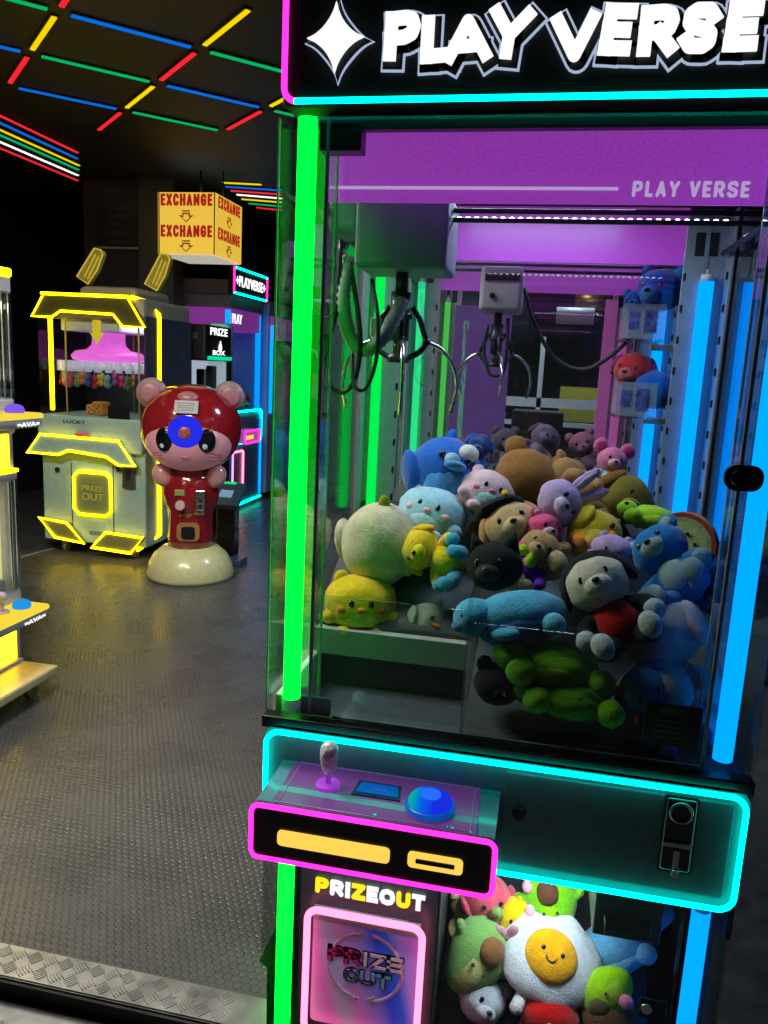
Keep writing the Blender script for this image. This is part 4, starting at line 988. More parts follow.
up('plush_watermelon', 'pale green and red melon slice plush against the side glass by the blue tube', PL, 700, 545, 24, (-6, 50, -24), 'slice', ((.62, .68, .30), (.7, .7, .5), (.50, .10, .06)), 0, 2.16)
up('plush_jeans_bear', 'small navy blue plush squeezed under the melon slice', PL, 712, 572, 16, (0, 30, 20), 'bear', ((.04, .12, .36), (.05, .05, .08), BL), 0, 1.98)
# right front
up('plush_puppy', 'pale-faced black dog plush in a red dress lying in the front centre', PL, 598, 588, 33, (-30, -32, 6), 'dog', ((.72, .64, .54), (.75, .69, .60), BLK), 0, 1.80, clothes=RD, sleeve=BLK, legs=BLK, paws=(.5, .55, .6), extra=[('hood', (0, .22, .22), (.86, .66, .66), BLK)])
up('plush_bear', 'bright blue bear plush with pale paws lying beside the pale-faced dog', PL, 660, 550, 29, (-38, -46, -10), 'bear', ((.03, .22, .55), (.42, .50, .52), (.03, .2, .5)), 0, 1.97, paws=(.42, .50, .55))
up('plush_lamb', 'large white furry plush against the front glass by the blue tube', PL, 686, 636, 43, (20, 20, 150), 'dog', ((.56, .53, .58), (.50, .52, .60), (.48, .46, .55)), 0, 1.84, clothes=(.5, .5, .56))
up('plush_turtle', 'dark green turtle plush lying under the furry sky blue plush', PL, 556, 664, 34, (0, 6, 8), 'turtle', (GRN, (.20, .42, .05), YL), 0, 1.78, paws=(.22, .46, .06))
up('plush_frog', 'dark green frog plush on its back at the bottom front pane', PL, 570, 702, 31, (-24, 4, 0), 'turtle', ((.14, .34, .03), (.12, .30, .03), YL), 0, 1.735, paws=(.18, .40, .04))
up('plush_kitten', 'black plush with a pale charm, lowest in the corner beside the chute wall', PL, 498, 684, 25, (-5, 12, 20), 'bear', (BLK, (.02, .02, .024), BLK), 0, 1.75, nobody=True, extra=[('charm', (.10, -.80, .05), (.34, .2, .26), (.6, .52, .45)), ('charm', (.36, -.78, -.3), (.24, .14, .3), (.55, .5, .45)), ('charm_ring', (.5, -.72, -.68), (.14, .05, .16), (.5, .5, .48))])
up('plush_puppy', 'shadowy blue plush under the large white furry one behind the black notice', PL, 645, 690, 27, (0, -40, 10), 'dog', ((.04, .20, .45), (.05, .07, .2), BL), 0, 1.745)

# lower case
LO = 'plush toys heaped in the lower case'
def low(name, label, px, py, rpx, rot, kind, C, Y, **k):
    p = atY(px, py, Y); r = 1.15 * rpx * (p - CAMLOC).dot(fwd) / 779
    return toy(name, label, PL, p, r, rot, kind, C, LO, **k)
low('plush_parrot', 'coral pink bird plush in the lower case above the pale avocado', 488, 900, 22, (0, -10, 20), 'bird', ((.70, .16, .20), (.75, .25, .3), DBR), 1.88)
low('plush_chick', 'yellow plush between the coral bird and the green avocado', 514, 918, 18, (0, 10, 10), 'bird', (YL, YL, ORG), 1.86)
low('plush_bear', 'tan plush tucked behind the coral bird in the lower case', 455, 902, 17, (0, 0, 30), 'bear', ((.6, .45, .2), CRM, TAN), 1.90)
low('plush_avocado', 'bright green avocado plush at the top of the lower case', 551, 903, 28, (35, 165, 0), 'avocado', ((.20, .55, .05), (.36, .66, .08), DBR), 1.88, extra=[('paw', (.62, -.46, .2), (.16, .14, .2), LPK), ('paw', (.6, -.5, -.5), (.16, .14, .2), LPK)])
low('plush_avocado', 'pale green avocado plush with brown stone below the coral bird', 477, 956, 33, (38, 222, 0), 'avocado', ((.22, .40, .14), (.62, .66, .30), (.22, .12, .06)), 1.775)
low('plush_star', 'dusty rose star plush between avocado and fried egg', 509, 938, 15, (10, 20, 0), 'star', ((.52, .30, .34), (.6, .4, .4), PNK), 1.80)
low('plush_fried_egg', 'white fried egg plush with a smiling yellow yolk', 549, 958, 42, (-44, 12, -8), 'egg', ((.70, .74, .76), (.80, .42, .05), W), 1.79)
low('plush_seal', 'light blue furry plush behind the fried egg, under the cash box', 612, 945, 33, (0, -32, 10), 'seal', ((.22, .48, .72), (.3, .55, .75), SKY), 1.87)
low('plush_lamb', 'white bear plush below the pale avocado, beside the prize flap', 482, 1000, 27, (-25, 30, 10), 'bear', ((.62, .68, .74), (.68, .72, .76), W), 1.745, nobody=True, extra=[('body', (.1, .35, -.95), (.7, .5, .6), (.62, .68, .74)), ('arm', (1.0, .2, -.25), (.55, .4, .5), (.62, .68, .74))])
low('plush_apple', 'plain red rounded plush at the bottom edge of the lower case', 549, 1018, 26, (0, 4, 6), 'blob', ((.50, .02, .02), (.55, .03, .03), RD), 1.72, paws=RD)
low('plush_caterpillar', 'lime plush with a pink patch above the blue-hooded bear', 606, 992, 27, (-5, 34, -10), 'avocado', (LIME, (.45, .70, .12), (.10, .08, .04)), 1.76, extra=[('patch', (.42, -.46, .5), (.24, .16, .22), PNK)])
low('plush_bear', 'brown-faced bear plush in a blue hood at the bottom edge', 607, 1020, 28, (-10, 6, 0), 'bear', (DBR, (.20, .10, .05), DBR), 1.735, nobody=True, extra=[('body', (0, .3, -.95), (.62, .45, .55), (.04, .18, .5)), ('hood', (0, .2, .1), (.90, .62, .84), (.04, .18, .5))])

# second and third machines: heaps further back
BK = 'plush toys in the second machine'
for k, (nm, lab, px, py, rpx, kind, C, Y, rot) in enumerate((
    ('plush_bear', 'dark grey plush at the back seen between claw and posts', 505, 440, 17, 'bear', ((.10, .09, .12), (.16, .14, .2), W), 2.9, (0, 0, 20)),
    ('plush_rabbit', 'dusky violet plush in the second machine below the drooping cable', 545, 437, 18, 'dog', ((.20, .14, .22), (.26, .2, .3), (.1, .08, .1)), 2.85, (-20, 30, 0)),
    ('plush_pup', 'dark blue plush in the second machine under its claw', 480, 445, 16, 'dog', ((.05, .10, .30), (.1, .2, .4), BL), 2.8, (0, 20, 0)),
    ('plush_piglet', 'dull rose plush in the second machine behind the pink mouse', 582, 444, 17, 'bear', ((.35, .15, .22), (.4, .2, .3), PNK), 2.9, (0, -20, 0)))):
    p = atY(px, py, Y); toy(nm, lab, PL, p, rpx * Y / 779, rot, kind, C, BK)
SH = 'plush toys in the clear shelf boxes'
for nm, lab, px, py, rpx, kind, C, Y, rot, kw in (
    ('plush_koala', 'bright blue plush peeking out of the upper shelf box', 661, 290, 20, 'bear', ((.03, .14, .62), (.10, .30, .70), BL), 2.80, (0, 6, -38), {}),
    ('plush_koala', 'smaller blue plush beside it in the upper shelf box', 638, 302, 12, 'bear', ((.03, .12, .55), (.08, .25, .65), BL), 2.84, (0, -10, -30), {}),
    ('plush_panda', 'coral red plush in the lower shelf box', 634, 370, 17, 'dog', ((.62, .08, .10), (.7, .2, .2), (.30, .06, .2)), 2.84, (0, 6, -30), {}),
    ('plush_koala', 'blue plush in the lower shelf box next to the coral red one', 655, 390, 18, 'bear', ((.03, .15, .60), (.10, .30, .70), BL), 2.77, (0, 4, -36), {})):
    p = atY(px, py, Y); toy(nm, lab, PL, p, 1.42 * rpx * Y / 779, rot, kind, C, SH, nobody=True, extra=[('body', (0, .05, -.85), (.5, .4, .4), C[0])])

# keep every toy inside the glass of its case
for r_o in [o for o in bpy.data.objects if o.parent is None and o.get('group') in (UP, LO)]:
    x0, x1, y0, y1 = (ML + .016, MR - .014, 1.658, MBK - .035) if r_o['group'] == UP else (pl1 + .012, MR - .02, 1.66, MBK - .03)
    rm_ = r_o.rotation_euler.to_matrix(); vs = [rm_ @ v.co for ch in kids(r_o) for v in ch.data.vertices] + [rm_ @ v.co for ch in kids(r_o) for g in kids(ch) for v in g.data.vertices]
    lo_x, hi_x = min(v.x for v in vs) + r_o.location.x, max(v.x for v in vs) + r_o.location.x
    lo_y, hi_y = min(v.y for v in vs) + r_o.location.y, max(v.y for v in vs) + r_o.location.y
    mv = (max(0, x0 - lo_x) + min(0, x1 - hi_x), max(0, y0 - lo_y) + min(0, y1 - hi_y))
    r_o.location.x += mv[0]; r_o.location.y += mv[1]

# ================================================================== YELLOW KEY MACHINE
yx0, yx1, yf, yb = -3.64, -2.80, 5.16, 5.92
r = empty('prize_machine', ((yx0 + yx1) / 2, (yf + yb) / 2, 0), 'pale green prize machine outlined in yellow neon, with a pink mushroom inside', 'arcade machine')
mint = pbr('mint_panel', (0.40, 0.58, 0.50), .4); greyp = pbr('grey_cap', (0.30, 0.29, 0.24), .4)
b = MB(); b.box(yx0, yx1, yf + .02, yb, .10, 1.02, .012); b.box(yx0, yx1, yf - .03, yb, .80, 1.05, .02); build('body', b, mint, r)
b = MB(); b.box(yx0 + .24, yx0 + .245, yf + .015, yf + .021, .13, .70); b.box(yx0 + .58, yx0 + .585, yf + .015, yf + .021, .13, .70); build('door_groove', b, darksteel, r)
b = MB(); b.cyl((yx0 + .13, yf + .02, .64), (yx0 + .13, yf + .005, .64), .018); build('door_lock', b, darksteel, r)
for x in (yx0 + .13, yx1 - .13):
    for y in (yf + .10, yb - .1):
        b = MB(); b.cyl((x - .015, y, .036), (x + .015, y, .036), .036, n=18); b.box(x - .028, x + .028, y - .02, y + .025, .05, .10, .005); build('caster', b, pbr('caster_grey', (.35, .35, .33), .3, .5), r)
boxes('glass_pane', [(yx0 + .01, yx0 + .016, yf + .0, yb, 1.05, 1.74), (yx1 - .016, yx1 - .01, yf, yb, 1.05, 1.74), (yx0 + .016, yx1 - .016, yf, yf + .006, 1.05, 1.74)], clear, r)
b = MB()
for x in (yx0 + .2, yx1 - .05): b.cyl((x, yf + .05 if x < -3 else yf + .03, 1.05), (x, yf + .05 if x < -3 else yf + .03, 1.74), .006, n=8)
b.cyl((yx0 + .40, yb - .1, 1.05), (yx0 + .40, yb - .1, 1.74), .006, n=8)
build('case_rod', b, pbr('yellow_rod', (.6, .5, .1), .3), r)
b = MB(); b.box(yx0 + .085, yx0 + .115, yf + .01, yf + .03, 1.08, 1.74, .006); build('light_tube', b, YEL, r)
boxes('light_tube', [(yx1 - .006, yx1 + .014, yf + .20, yf + .245, 1.03, 1.80), (yx1 - .006, yx1 + .014, yf + .20, yf + .245, .16, .98)], YEL, r, .005)
b = MB(); b.box(yx1 - .01, yx1 + .006, yf + .03, yb, 1.05, 1.78); b.box(yx0, yx1, yb - .02, yb, 1.05, 1.78); build('back_panel', b, pbr('smoke_panel', (0.05, 0.06, 0.10), .25), r)
# roof
hexo = [(yx0 - .01, 1.745), (yx0 + .09, 1.905), (yx1 - .10, 1.90), (yx1 + .03, 1.70), (yx1 - .14, 1.70), (yx1 - .21, 1.78), (yx0 + .22, 1.79), (yx0 + .15, 1.745)]
b = MB(); b.prism(hexo, FY(yf + .02), .05); build('roof_visor', b, pbr('olive_visor', (0.10, 0.095, 0.02), .35), r)
b = MB(); b.tube([(u, yf - .035, v) for u, v in hexo], .0085, 8, True); build('visor_neon', b, YEL, r, 'yellow neon outline')
b = MB(); b.box(yx0 + .0, yx1, yf + .02, yb, 1.75, 1.90, .03); b.box(yx0 + .26, yx1 - .12, yf + .12, yb - .1, 1.90, 1.985, .04, 2); build('roof', b, greyp, r)
b = MB(); b.tube([(yx1 - .09, yf + .0, 1.905), (yx1 - .05, yf + .12, 1.89), (yx1 + .012, yf + .22, 1.80)], .014, 8); b.tube([(yx0 + .06, yf - .02, 1.91), (yx1 - .1, yf - .02, 1.905)], .01, 8); build('roof_neon', b, YEL, r)
wingm = pbr('yellow_blade', (0.60, 0.50, 0.10), .25, coat=.4)
for (ba, tp) in (((85, 281), (100, 251)), ((153, 288), (165, 259))):
    A, B = atY(*ba, yf + .35), atY(*tp, yf + .35); d = (B - A).normalized(); pz = Vector((d.z, 0, -d.x))
    poly = [A - pz * .055, A + pz * .05, A + pz * .065 + d * .13, A + pz * .05 + d * .25, A + pz * .02 + d * .27, A - pz * .03 + d * .255]
    b = MB(); b.prism([(q.x, q.z) for q in poly], FY(yf + .37), .05); wg = build('roof_blade', b, wingm, r)
    b = MB(); b.tube([(q.x, yf + .318, q.z) for q in poly], .006, 6, True)
    for t in (.0, .03): b.tube([(A + pz * t + d * .03).to_tuple()[0:1] + (yf + .316,) + (A + pz * t + d * .03).to_tuple()[2:], (A + pz * t + d * .22).to_tuple()[0:1] + (yf + .316,) + (A + pz * t + d * .22).to_tuple()[2:]], .004, 6)
    build('blade_edge', b, neon('blade_glow', (.75, .60, .06), .7), wg)
# mushroom and ring
cx, cy = atY(109, 355, yf + .38).x, yf + .38
b = MB(); b.box(cx - .22, cx + .24, yf + .1, yb - .1, 1.66, 1.76, .01); build('ceiling_block', b, pbr('pale_block', (0.55, 0.6, 0.75), .4), r)
b = MB(); b.lathe([(.125, 1.70), (.12, 1.62), (.125, 1.57), (.16, 1.535), (.24, 1.52), (.275, 1.485), (.26, 1.455), (.2, 1.445), (.05, 1.44)], (cx, cy, 0), 32); build('mushroom_column', b, backlit('mushroom_pink', (.80, .14, .72), .75, .6), r)
b = MB(); b.lathe([(.05, 1.445), (.33, 1.445), (.345, 1.43), (.345, 1.40), (.33, 1.39), (.05, 1.39)], (cx, cy, 0), 40)
for k in range(30):
    t = 2 * pi * k / 30; b.cyl((cx + .345 * cos(t), cy + .345 * sin(t), 1.37), (cx + .345 * cos(t), cy + .345 * sin(t), 1.445), .026, n=8)
build('carousel_ring', b, backlit('ring_white', (.62, .60, .8), .35, .8), r)
b = MB(); ac = atY(97, 330, yf + .1); b.prism([(ac.x - .03, ac.z + .07), (ac.x + .03, ac.z + .07), (ac.x + .03, ac.z - .02), (ac.x + .055, ac.z - .02), (ac.x, ac.z - .10), (ac.x - .055, ac.z - .02), (ac.x - .03, ac.z - .02)], FY(yf + .1), .008); build('arrow_sign', b, neon('arrow_yellow', (.8, .6, .03), .8), r)
# outlined counter visor
po = [(yx0 - .06, .765), (yx0 + .05, .905), (yx1 - .16, .895), (yx1 - .03, .72), (yx1 - .16, .72), (yx1 - .26, .775), (yx0 + .28, .80), (yx0 + .20, .765)]
b = MB(); b.prism(po, FY(yf - .02), .05); build('counter_visor', b, mint, r)
b = MB(); b.tube([(u, yf - .072, v) for u, v in po], .009, 8, True); build('counter_neon', b, YEL, r, 'yellow neon outline')
b = MB(); put_text(b, 'LUCKY', yx0 + .22, yx0 + .40, .995, 1.02, frameY(yf - .033), .01, .02); put_text(b, 'GOOD WORKS', yx0 + .38, yx0 + .60, .165, .195, frameY(yf + .018), .01, .02); build('lettering', b, black, r)
b = MB(); b.ell((yx0 + .38, yf - .05, .92), (.06, .04, .018)); build('start_button', b, backlit('red_button', (.7, .12, .08), .4, .6), r)
hx = [(yx0 + .27, .36), (yx0 + .31, .32), (yx0 + .53, .32), (yx0 + .57, .36), (yx0 + .57, .60), (yx0 + .53, .64), (yx0 + .31, .64), (yx0 + .27, .60)]
b = MB(); b.prism(hx, FY(yf + .02), .012); build('prize_window', b, pbr('prize_window', (0.25, 0.30, 0.12), .35), r)
b = MB(); b.tube([(u, yf + .0, v) for u, v in hx], .0105, 8, True); build('prize_neon', b, YEL, r, 'yellow eight-sided neon frame')
b = MB(); put_text(b, 'PRIZE', yx0 + .33, yx0 + .51, .50, .54, frameY(yf + .006), .01, .02); put_text(b, 'OUT', yx0 + .33, yx0 + .51, .43, .485, frameY(yf + .006), .01, .02); build('prize_lettering', b, neon('dim_yellow', (.5, .42, .05), .6), r)
for hp in ([(yx0 - .01, .27), (yx0 + .22, .25), (yx0 + .36, .105), (yx0 + .12, .13)], [(yx1 - .30, .205), (yx1 - .0, .19), (yx1 - .10, .065), (yx1 - .42, .08)]):
    b = MB(); b.prism(hp, FY(yf + .01), .03); build('foot_panel', b, pbr('olive_visor2', (0.22, 0.22, 0.08), .35), r)
    b = MB(); b.tube([(u, yf - .026, v) for u, v in hp], .0105, 8, True); build('foot_neon', b, YEL, r)
b = MB(); b.tube([(yx1 - .06, yf + .0, .085), (yx1 + .01, yf + .22, .17)], .013, 8); build('side_neon', b, YEL, r)
ca = atY(129, 472, yf + .01); b = MB(); b.box(ca.x - .05, ca.x + .05, yf - .005, yf + .02, ca.z - .12, ca.z + .08, .006); build('coin_slot', b, pbr('coin_steel', (.25, .27, .26), .3, .8), r)
boxes('coin_return', [(ca.x - .02, ca.x + .02, yf - .012, yf + .0, ca.z - .06, ca.z + .03), (ca.x - .10, ca.x - .07, yf - .004, yf + .02, ca.z + .0, ca.z + .09)], darksteel, r, .004)
b = MB(); b.box(yx1 - .27, yx1 - .10, yf - .02, yf - .014, 1.05, 1.14, .002); build('small_notice', b, black, r)
# things on its ledge
for k, (px, py, sz, rz, lab) in enumerate(((79, 404, .075, 20, 'smaller orange dice on the ledge of the yellow-lit machine'), (96, 405, .10, -12, 'larger orange dice on the ledge of the yellow-lit machine'))):
    p = atY(px, py, yf + .03 + .10 * k); e = empty('dice', (p.x, yf + .2, 1.052), lab, 'dice', 'orange dice on the ledge'); e.rotation_euler.z = radians(rz)
    b = MB(); b.box(-sz / 2, sz / 2, -sz / 2, sz / 2, 0, sz, sz * .15, 3); build('dice_body', b, pbr('orange_dice', (.62, .26, .05), .5), e, local=True)
    b = MB()
    for u, v in ((-1, -1), (1, 1), (-1, 1), (1, -1), (0, 0)): b.ell((u * sz * .22, -sz * .5, sz * .5 + v * sz * .22), (sz * .08, sz * .03, sz * .08), u=8, v=6)
    build('pips', b, black, e, local=True)
cols = [(.55, .04, .16), (.06, .30, .12), (.6, .22, .06), (.05, .10, .45), (.45, .02, .03), (.6, .42, .06), (.2, .42, .5), (.42, .10, .35)]
cn = ['crimson', 'green', 'orange', 'blue', 'dark red', 'yellow', 'pale blue', 'purple']
for k in range(22):
    t = pi * (1.02 + .96 * k / 21); px_, py_ = cx + .325 * cos(t), cy + .325 * sin(t)
    e = empty('key_charm', (px_, py_, 1.285 - .03 * (k * 7 % 5) / 4), '%s charm hanging from the ring below the pink mushroom' % cn[k % 8], 'charm', 'charms hanging from the carousel ring')
    e.rotation_euler.z = k
    b = MB(); b.tube([(0, 0, .16), (0, 0, .09)], .004, 6); build('cord', b, steel, e, local=True)
    b = MB(); b.ell((0, 0, .06), (.032, .02, .036), u=12, v=8); b.ell((0, 0, .018), (.024, .018, .026), u=10, v=8); b.ell((.028, 0, .02), (.012, .012, .018), u=8, v=6); b.ell((-.028, 0, .02), (.012, .012, .018), u=8, v=6)
    build('figure', b, pbr('charm_%d' % (k % 8), cols[k % 8], .4), e, local=True)

# ================================================================== RED CAPSULE KIOSK
gx, gy = -2.335, 4.95
r = empty('capsule_machine', (gx, gy, 0), 'red toy capsule machine shaped like a hooded child with pink ears on a cream base', 'capsule machine'); r.rotation_euler.z = radians(19)
redm = pbr('red_gloss', (0.30, 0.012, 0.018), .16, coat=.8, bump=0); skin = pbr('pink_gloss', (0.75, 0.36, 0.36), .25, coat=.5, bump=0); cream = pbr('cream_base', (0.68, 0.66, 0.33), .3, coat=.3)
b = MB(); b.lathe([(.295, 0), (.30, .03), (.285, .10), (.25, .165), (.19, .215), (.12, .235), (.05, .24)], (gx, gy, 0), 40); build('base', b, cream, r)
b = MB(); b.lathe([(.155, .22), (.155, .30), (.15, .42), (.155, .48), (.185, .53), (.195, .60), (.18, .70), (.13, .78), (.05, .80)], (gx, gy, 0), 36); body = build('body', b, redm, r)
hc = Vector((gx, gy, 1.04))
b = MB(); b.ell(hc, (.335, .30, .295), (0, 0, 0), 0, 40, 28, sq=.93); head = build('hood', b, redm, r)
# face: a flattened dome set into the hood
b = MB(); b.ell(hc + Vector((.0, -.115, -.085)), (.285, .235, .195), (0, 0, 0), 0, 36, 24); build('face', b, backlit('face_pink', (.72, .33, .38), .14, .9), r)
fy = lambda dx, dz: gy - .115 - .235 * math.sqrt(max(0, 1 - (dx / .285) ** 2 - ((dz + .085) / .195) ** 2))
def disc(b, dx, dz, rx, rz, off=0.0, th=.008):
    b.ell((gx + dx, fy(dx, dz) - off, hc.z + dz), (rx, th, rz), (0, 0, math.degrees(dx * 2.6)), 0, 20, 12)
for sx in (-1, 1):
    b = MB(); disc(b, sx * .135, -.055, .058, .078, .004, .016); e = build('eye', b, eyeM, r)
    b = MB(); disc(b, sx * .135 + .012, -.03, .024, .03, .016, .005); disc(b, sx * .135 - .01, -.09, .018, .02, .013, .005); build('eye_glint', b, pbr('glint', (.55, .62, .8), .2), e)
    b = MB()
    for q in range(3): b.tube([(gx + sx * (.155 + .04 * t), fy(sx * (.155 + .04 * t), -.15) - .004, hc.z - .135 - .018 * q - .012 * t) for t in (0, 1, 1.6)], .0035, 6)
    build('cheek_line', b, pbr('cheek', (.6, .15, .25), .4), r)
b = MB(); disc(b, 0, .0, .11, .105, .014, .03); ring = build('capsule_window', b, neon('window_blue', (.02, .03, .9), .9), r, 'glowing blue round window')
b = MB(); disc(b, 0, -.005, .040, .040, .038, .010); build('window_prize', b, pbr('prize_red', (.5, .12, .12), .3, var=.7, scale=60), r)
b = MB(); disc(b, 0, -.165, .03, .012, 0, .008); build('mouth', b, backlit('lips', (.7, .10, .3), .2, .6), r)
b = MB(); b.tube([(gx + .10 * cos(t), gy - .27, hc.z - .15 + .03 * sin(t)) for t in [pi + pi * q / 10 for q in range(11)]], .004, 6); build('smile', b, pbr('smile_violet', (.25, .1, .4), .4), r)
for sx in (-1, 1):
    b = MB(); b.ell((gx + sx * .255, gy - .02, hc.z + .225), (.105, .045, .10), (0, sx * 20, 0), 0, 22, 16); e = build('ear', b, pbr('ear_pale', (.42, .28, .28), .35), r)
    b = MB(); b.ell((gx + sx * .262, gy - .06, hc.z + .225), (.07, .016, .068), (0, sx * 20, 0), 0, 18, 12); build('inner_ear', b, pbr('ear_inner', (.5, .22, .25), .35), e)
    b = MB(); b.ell((gx + sx * .175, gy - .08, .72), (.07, .065, .085), (0, sx * 25, 0), 0, 20, 14); build('hand', b, skin, r)
b = MB(); b.ell((gx + .0, gy - .19, hc.z + .205), (.075, .05, .045), (35, 0, 0), 0, 18, 12); build('hood_badge', b, pbr('badge', (.5, .2, .2), .3), r)
b = MB(); b.box(-.075, .075, -.003, .003, -.045, .045, .003, mat=Matrix.Translation((gx + .0, gy - .283, hc.z + .155)) @ Matrix.Rotation(radians(-26), 4, 'X')); stk = build('paper_notice', b, pbr('paper', (.55, .53, .5), .7), r)
b = MB()
for q in range(4): b.box(-.055, .05, -.0045, -.0035, .022 - .016 * q, .026 - .016 * q, mat=Matrix.Translation((gx + .0, gy - .283, hc.z + .155)) @ Matrix.Rotation(radians(-26), 4, 'X'))
build('notice_print', b, pbr('grey_ink', (.25, .2, .25), .7), stk)
bz = gy - .195
b = MB(); b.box(gx + .05, gx + .115, bz - .0, bz + .06, .50, .64, .006); pl = build('coin_plate', b, chrome, r)
b = MB(); b.box(gx + .07, gx + .095, bz - .008, bz + .01, .52, .55, .003); b.box(gx + .06, gx + .105, bz - .006, bz + .01, .585, .595, .001); b.cyl((gx + .082, bz + .01, .57), (gx + .082, bz - .01, .57), .012); build('coin_slot', b, darksteel, pl)
b = MB(); b.cyl((gx - .05, bz + .05, .535), (gx - .05, bz - .014, .535), .034, .03); build('turn_knob', b, pbr('knob_pink', (.75, .5, .5), .3), r)
b = MB(); b.box(gx - .085, gx - .02, bz + .0, bz + .06, .60, .64, .004); build('price_plate', b, pbr('price', (.3, .4, .12), .4), r)
b = MB(); b.prism(rrect(gx - .075, gx + .075, .285, .41, .035), FY(gy - .135), .03); sl = build('prize_chute', b, pbr('chute_gold', (.45, .22, .08), .3), r)
b = MB(); b.prism(rrect(gx - .045, gx + .045, .30, .385, .02), FY(gy - .16), .012); build('chute_opening', b, black, sl)
b = MB(); put_text(b, 'toy', gx - .06, gx + .03, .445, .475, frameY(gy - .157), .01, .01, shear=.3); put_text(b, 'luck', gx + .04, gx + .11, .49 - .02, .495, frameY(bz + .02), .01, .01, shear=.3); build('body_lettering', b, pbr('gold_letter', (.55, .35, .12), .3), r)

# ================================================================== MACHINE AT THE LEFT PICTURE EDGE
lx, lyf, lyb = -2.20, 2.15, 2.96
r = empty('claw_machine', (-2.55, 2.55, 0), 'two-tier white claw machine with yellow-lit recesses and two control shelves', 'claw machine')
lav = pbr('lavender_white', (0.50, 0.50, 0.56), .35)
b = MB(); b.box(-2.95, lx, lyf, lyb, 0.10, .14, .01); b.box(-2.95, lx, lyf, lyb, .32, .46, .01); b.box(-2.95, lx, lyf, lyb, .95, .99, .01); b.box(-2.95, lx, lyf, lyb, 1.15, 1.30, .012); b.box(-2.95, lx - .02, lyb - .02, lyb, .10, 1.3); b.box(-2.95, lx - .02, lyf, lyf + .02, .1, 1.8); b.box(-2.95, -2.90, lyf, lyb, .10, 1.8); build('cabinet', b, lav, r)
b = MB(); b.box(-2.95, lx + .005, lyf, lyb + .005, 1.795, 1.83, .008); build('top_neon', b, YEL, r)
b = MB(); b.box(-2.95, lx, lyf, lyb, 1.73, 1.795, .005); build('top_band', b, lav, r)
for z0, z1 in ((1.30, 1.73), (.46, .95)):
    b = MB(); b.box(lx - .006, lx, lyf + .02, lyb, z0, z1); b.box(-2.9, lx, lyb - .006, lyb, z0, z1); build('glass_pane', b, acry, r)
    b = MB()
    for q in (0, .05, .09): b.box(lx - .012 - q, lx - .004 - q, lyb - .014, lyb + .001, z0, z1, .002)
    b.box(lx - .008, lx + .001, lyb - .06, lyb - .05, z0, z1, .002); build('glass_edge', b, chrome, r)
    b = MB(); b.cyl((lx - .06, lyb - .06, z0), (lx - .06, lyb - .06, z1), .008); build('light_tube', b, neon('warm_tube', (1.0, .85, .25), .9), r)
for z0, z1, wl in ((.995, 1.145, 'upper'), (.145, .315, 'lower')):
    b = MB(); b.box(lx - .30, lx - .29, lyf + .03, lyb - .03, z0, z1); b.box(lx - .29, lx - .02, lyb - .035, lyb - .03, z0, z1); build('lit_recess', b, neon('recess_yellow', (1.0, .60, .010), 7.0), r)
b = MB(); b.box(lx - .02, lx + .004, lyf, lyb + .004, .985, 1.0, .004); build('edge_neon', b, YEL, r)
for zt_ in (1.245, .415):
    b = MB(); b.box(lx - .02, lx + .155, lyf + .0, lyb - .03, zt_ - .055, zt_, .02, 3); con = build('control_shelf', b, lav, r)
    b = MB(); b.box(lx + .0, lx + .158, lyf, lyb - .026, zt_ - .022, zt_ + .004, .012, 3); build('shelf_light', b, neon('shelf_yellow', (1.0, .74, .06), .95), con)
    q = lyb - .12; b = MB(); b.lathe([(.036, 0), (.039, .012), (.033, .026), (.018, .034), (.001, .036)], (lx + .085, q, zt_ + .004), 24); build('push_button', b, neon('violet_button' if zt_ > 1 else 'teal_button', (.25, .12, .9) if zt_ > 1 else (.02, .35, .85), .9), con)
    b = MB(); b.cyl((lx + .055, q - .085, zt_), (lx + .055, q - .085, zt_ + .05), .008); b.ell((lx + .055, q - .085, zt_ + .07), .024); b.cyl((lx + .055, q - .085, zt_ + .004), (lx + .055, q - .085, zt_ + .01), .03); build('joystick', b, pbr('joy_pale', (.65, .55, .65), .2), con)
    b = MB(); put_text(b, '=AVA=', lyb - .20, lyb - .06, zt_ - .048, zt_ - .030, frameX(lx + .156), .005, .02); build('shelf_lettering', b, WHT, con)
b = MB(); b.box(-2.95, lx + .17, lyf - .1, lyb - .0, .085, .125, .008); build('base_shelf', b, pbr('shelf_plate', (.75, .66, .35), .3), r)
b = MB()
for x, y in ((lx + .10, lyb - .10), (-2.85, lyb - .1), (lx + .1, lyf + .0)):
    b = MB(); b.cyl((x - .014, y, .036), (x + .014, y, .036), .036, n=18); b.box(x - .024, x + .024, y - .02, y + .02, .05, .086); build('caster', b, pbr('caster_yellow', (.4, .35, .15), .3, .5), r)
b = MB(); b.box(lx - .002, lx + .003, lyb - .30, lyb - .17, .80, .88, .002); build('menu_card', b, black, r)
b = MB(); b.box(-2.6, lx - .03, lyf + .1, lyb - .05, .46, .52, .02); b.box(-2.6, lx - .03, lyf + .1, lyb - .05, 1.30, 1.38, .02); build('inner_tray', b, lav, r)

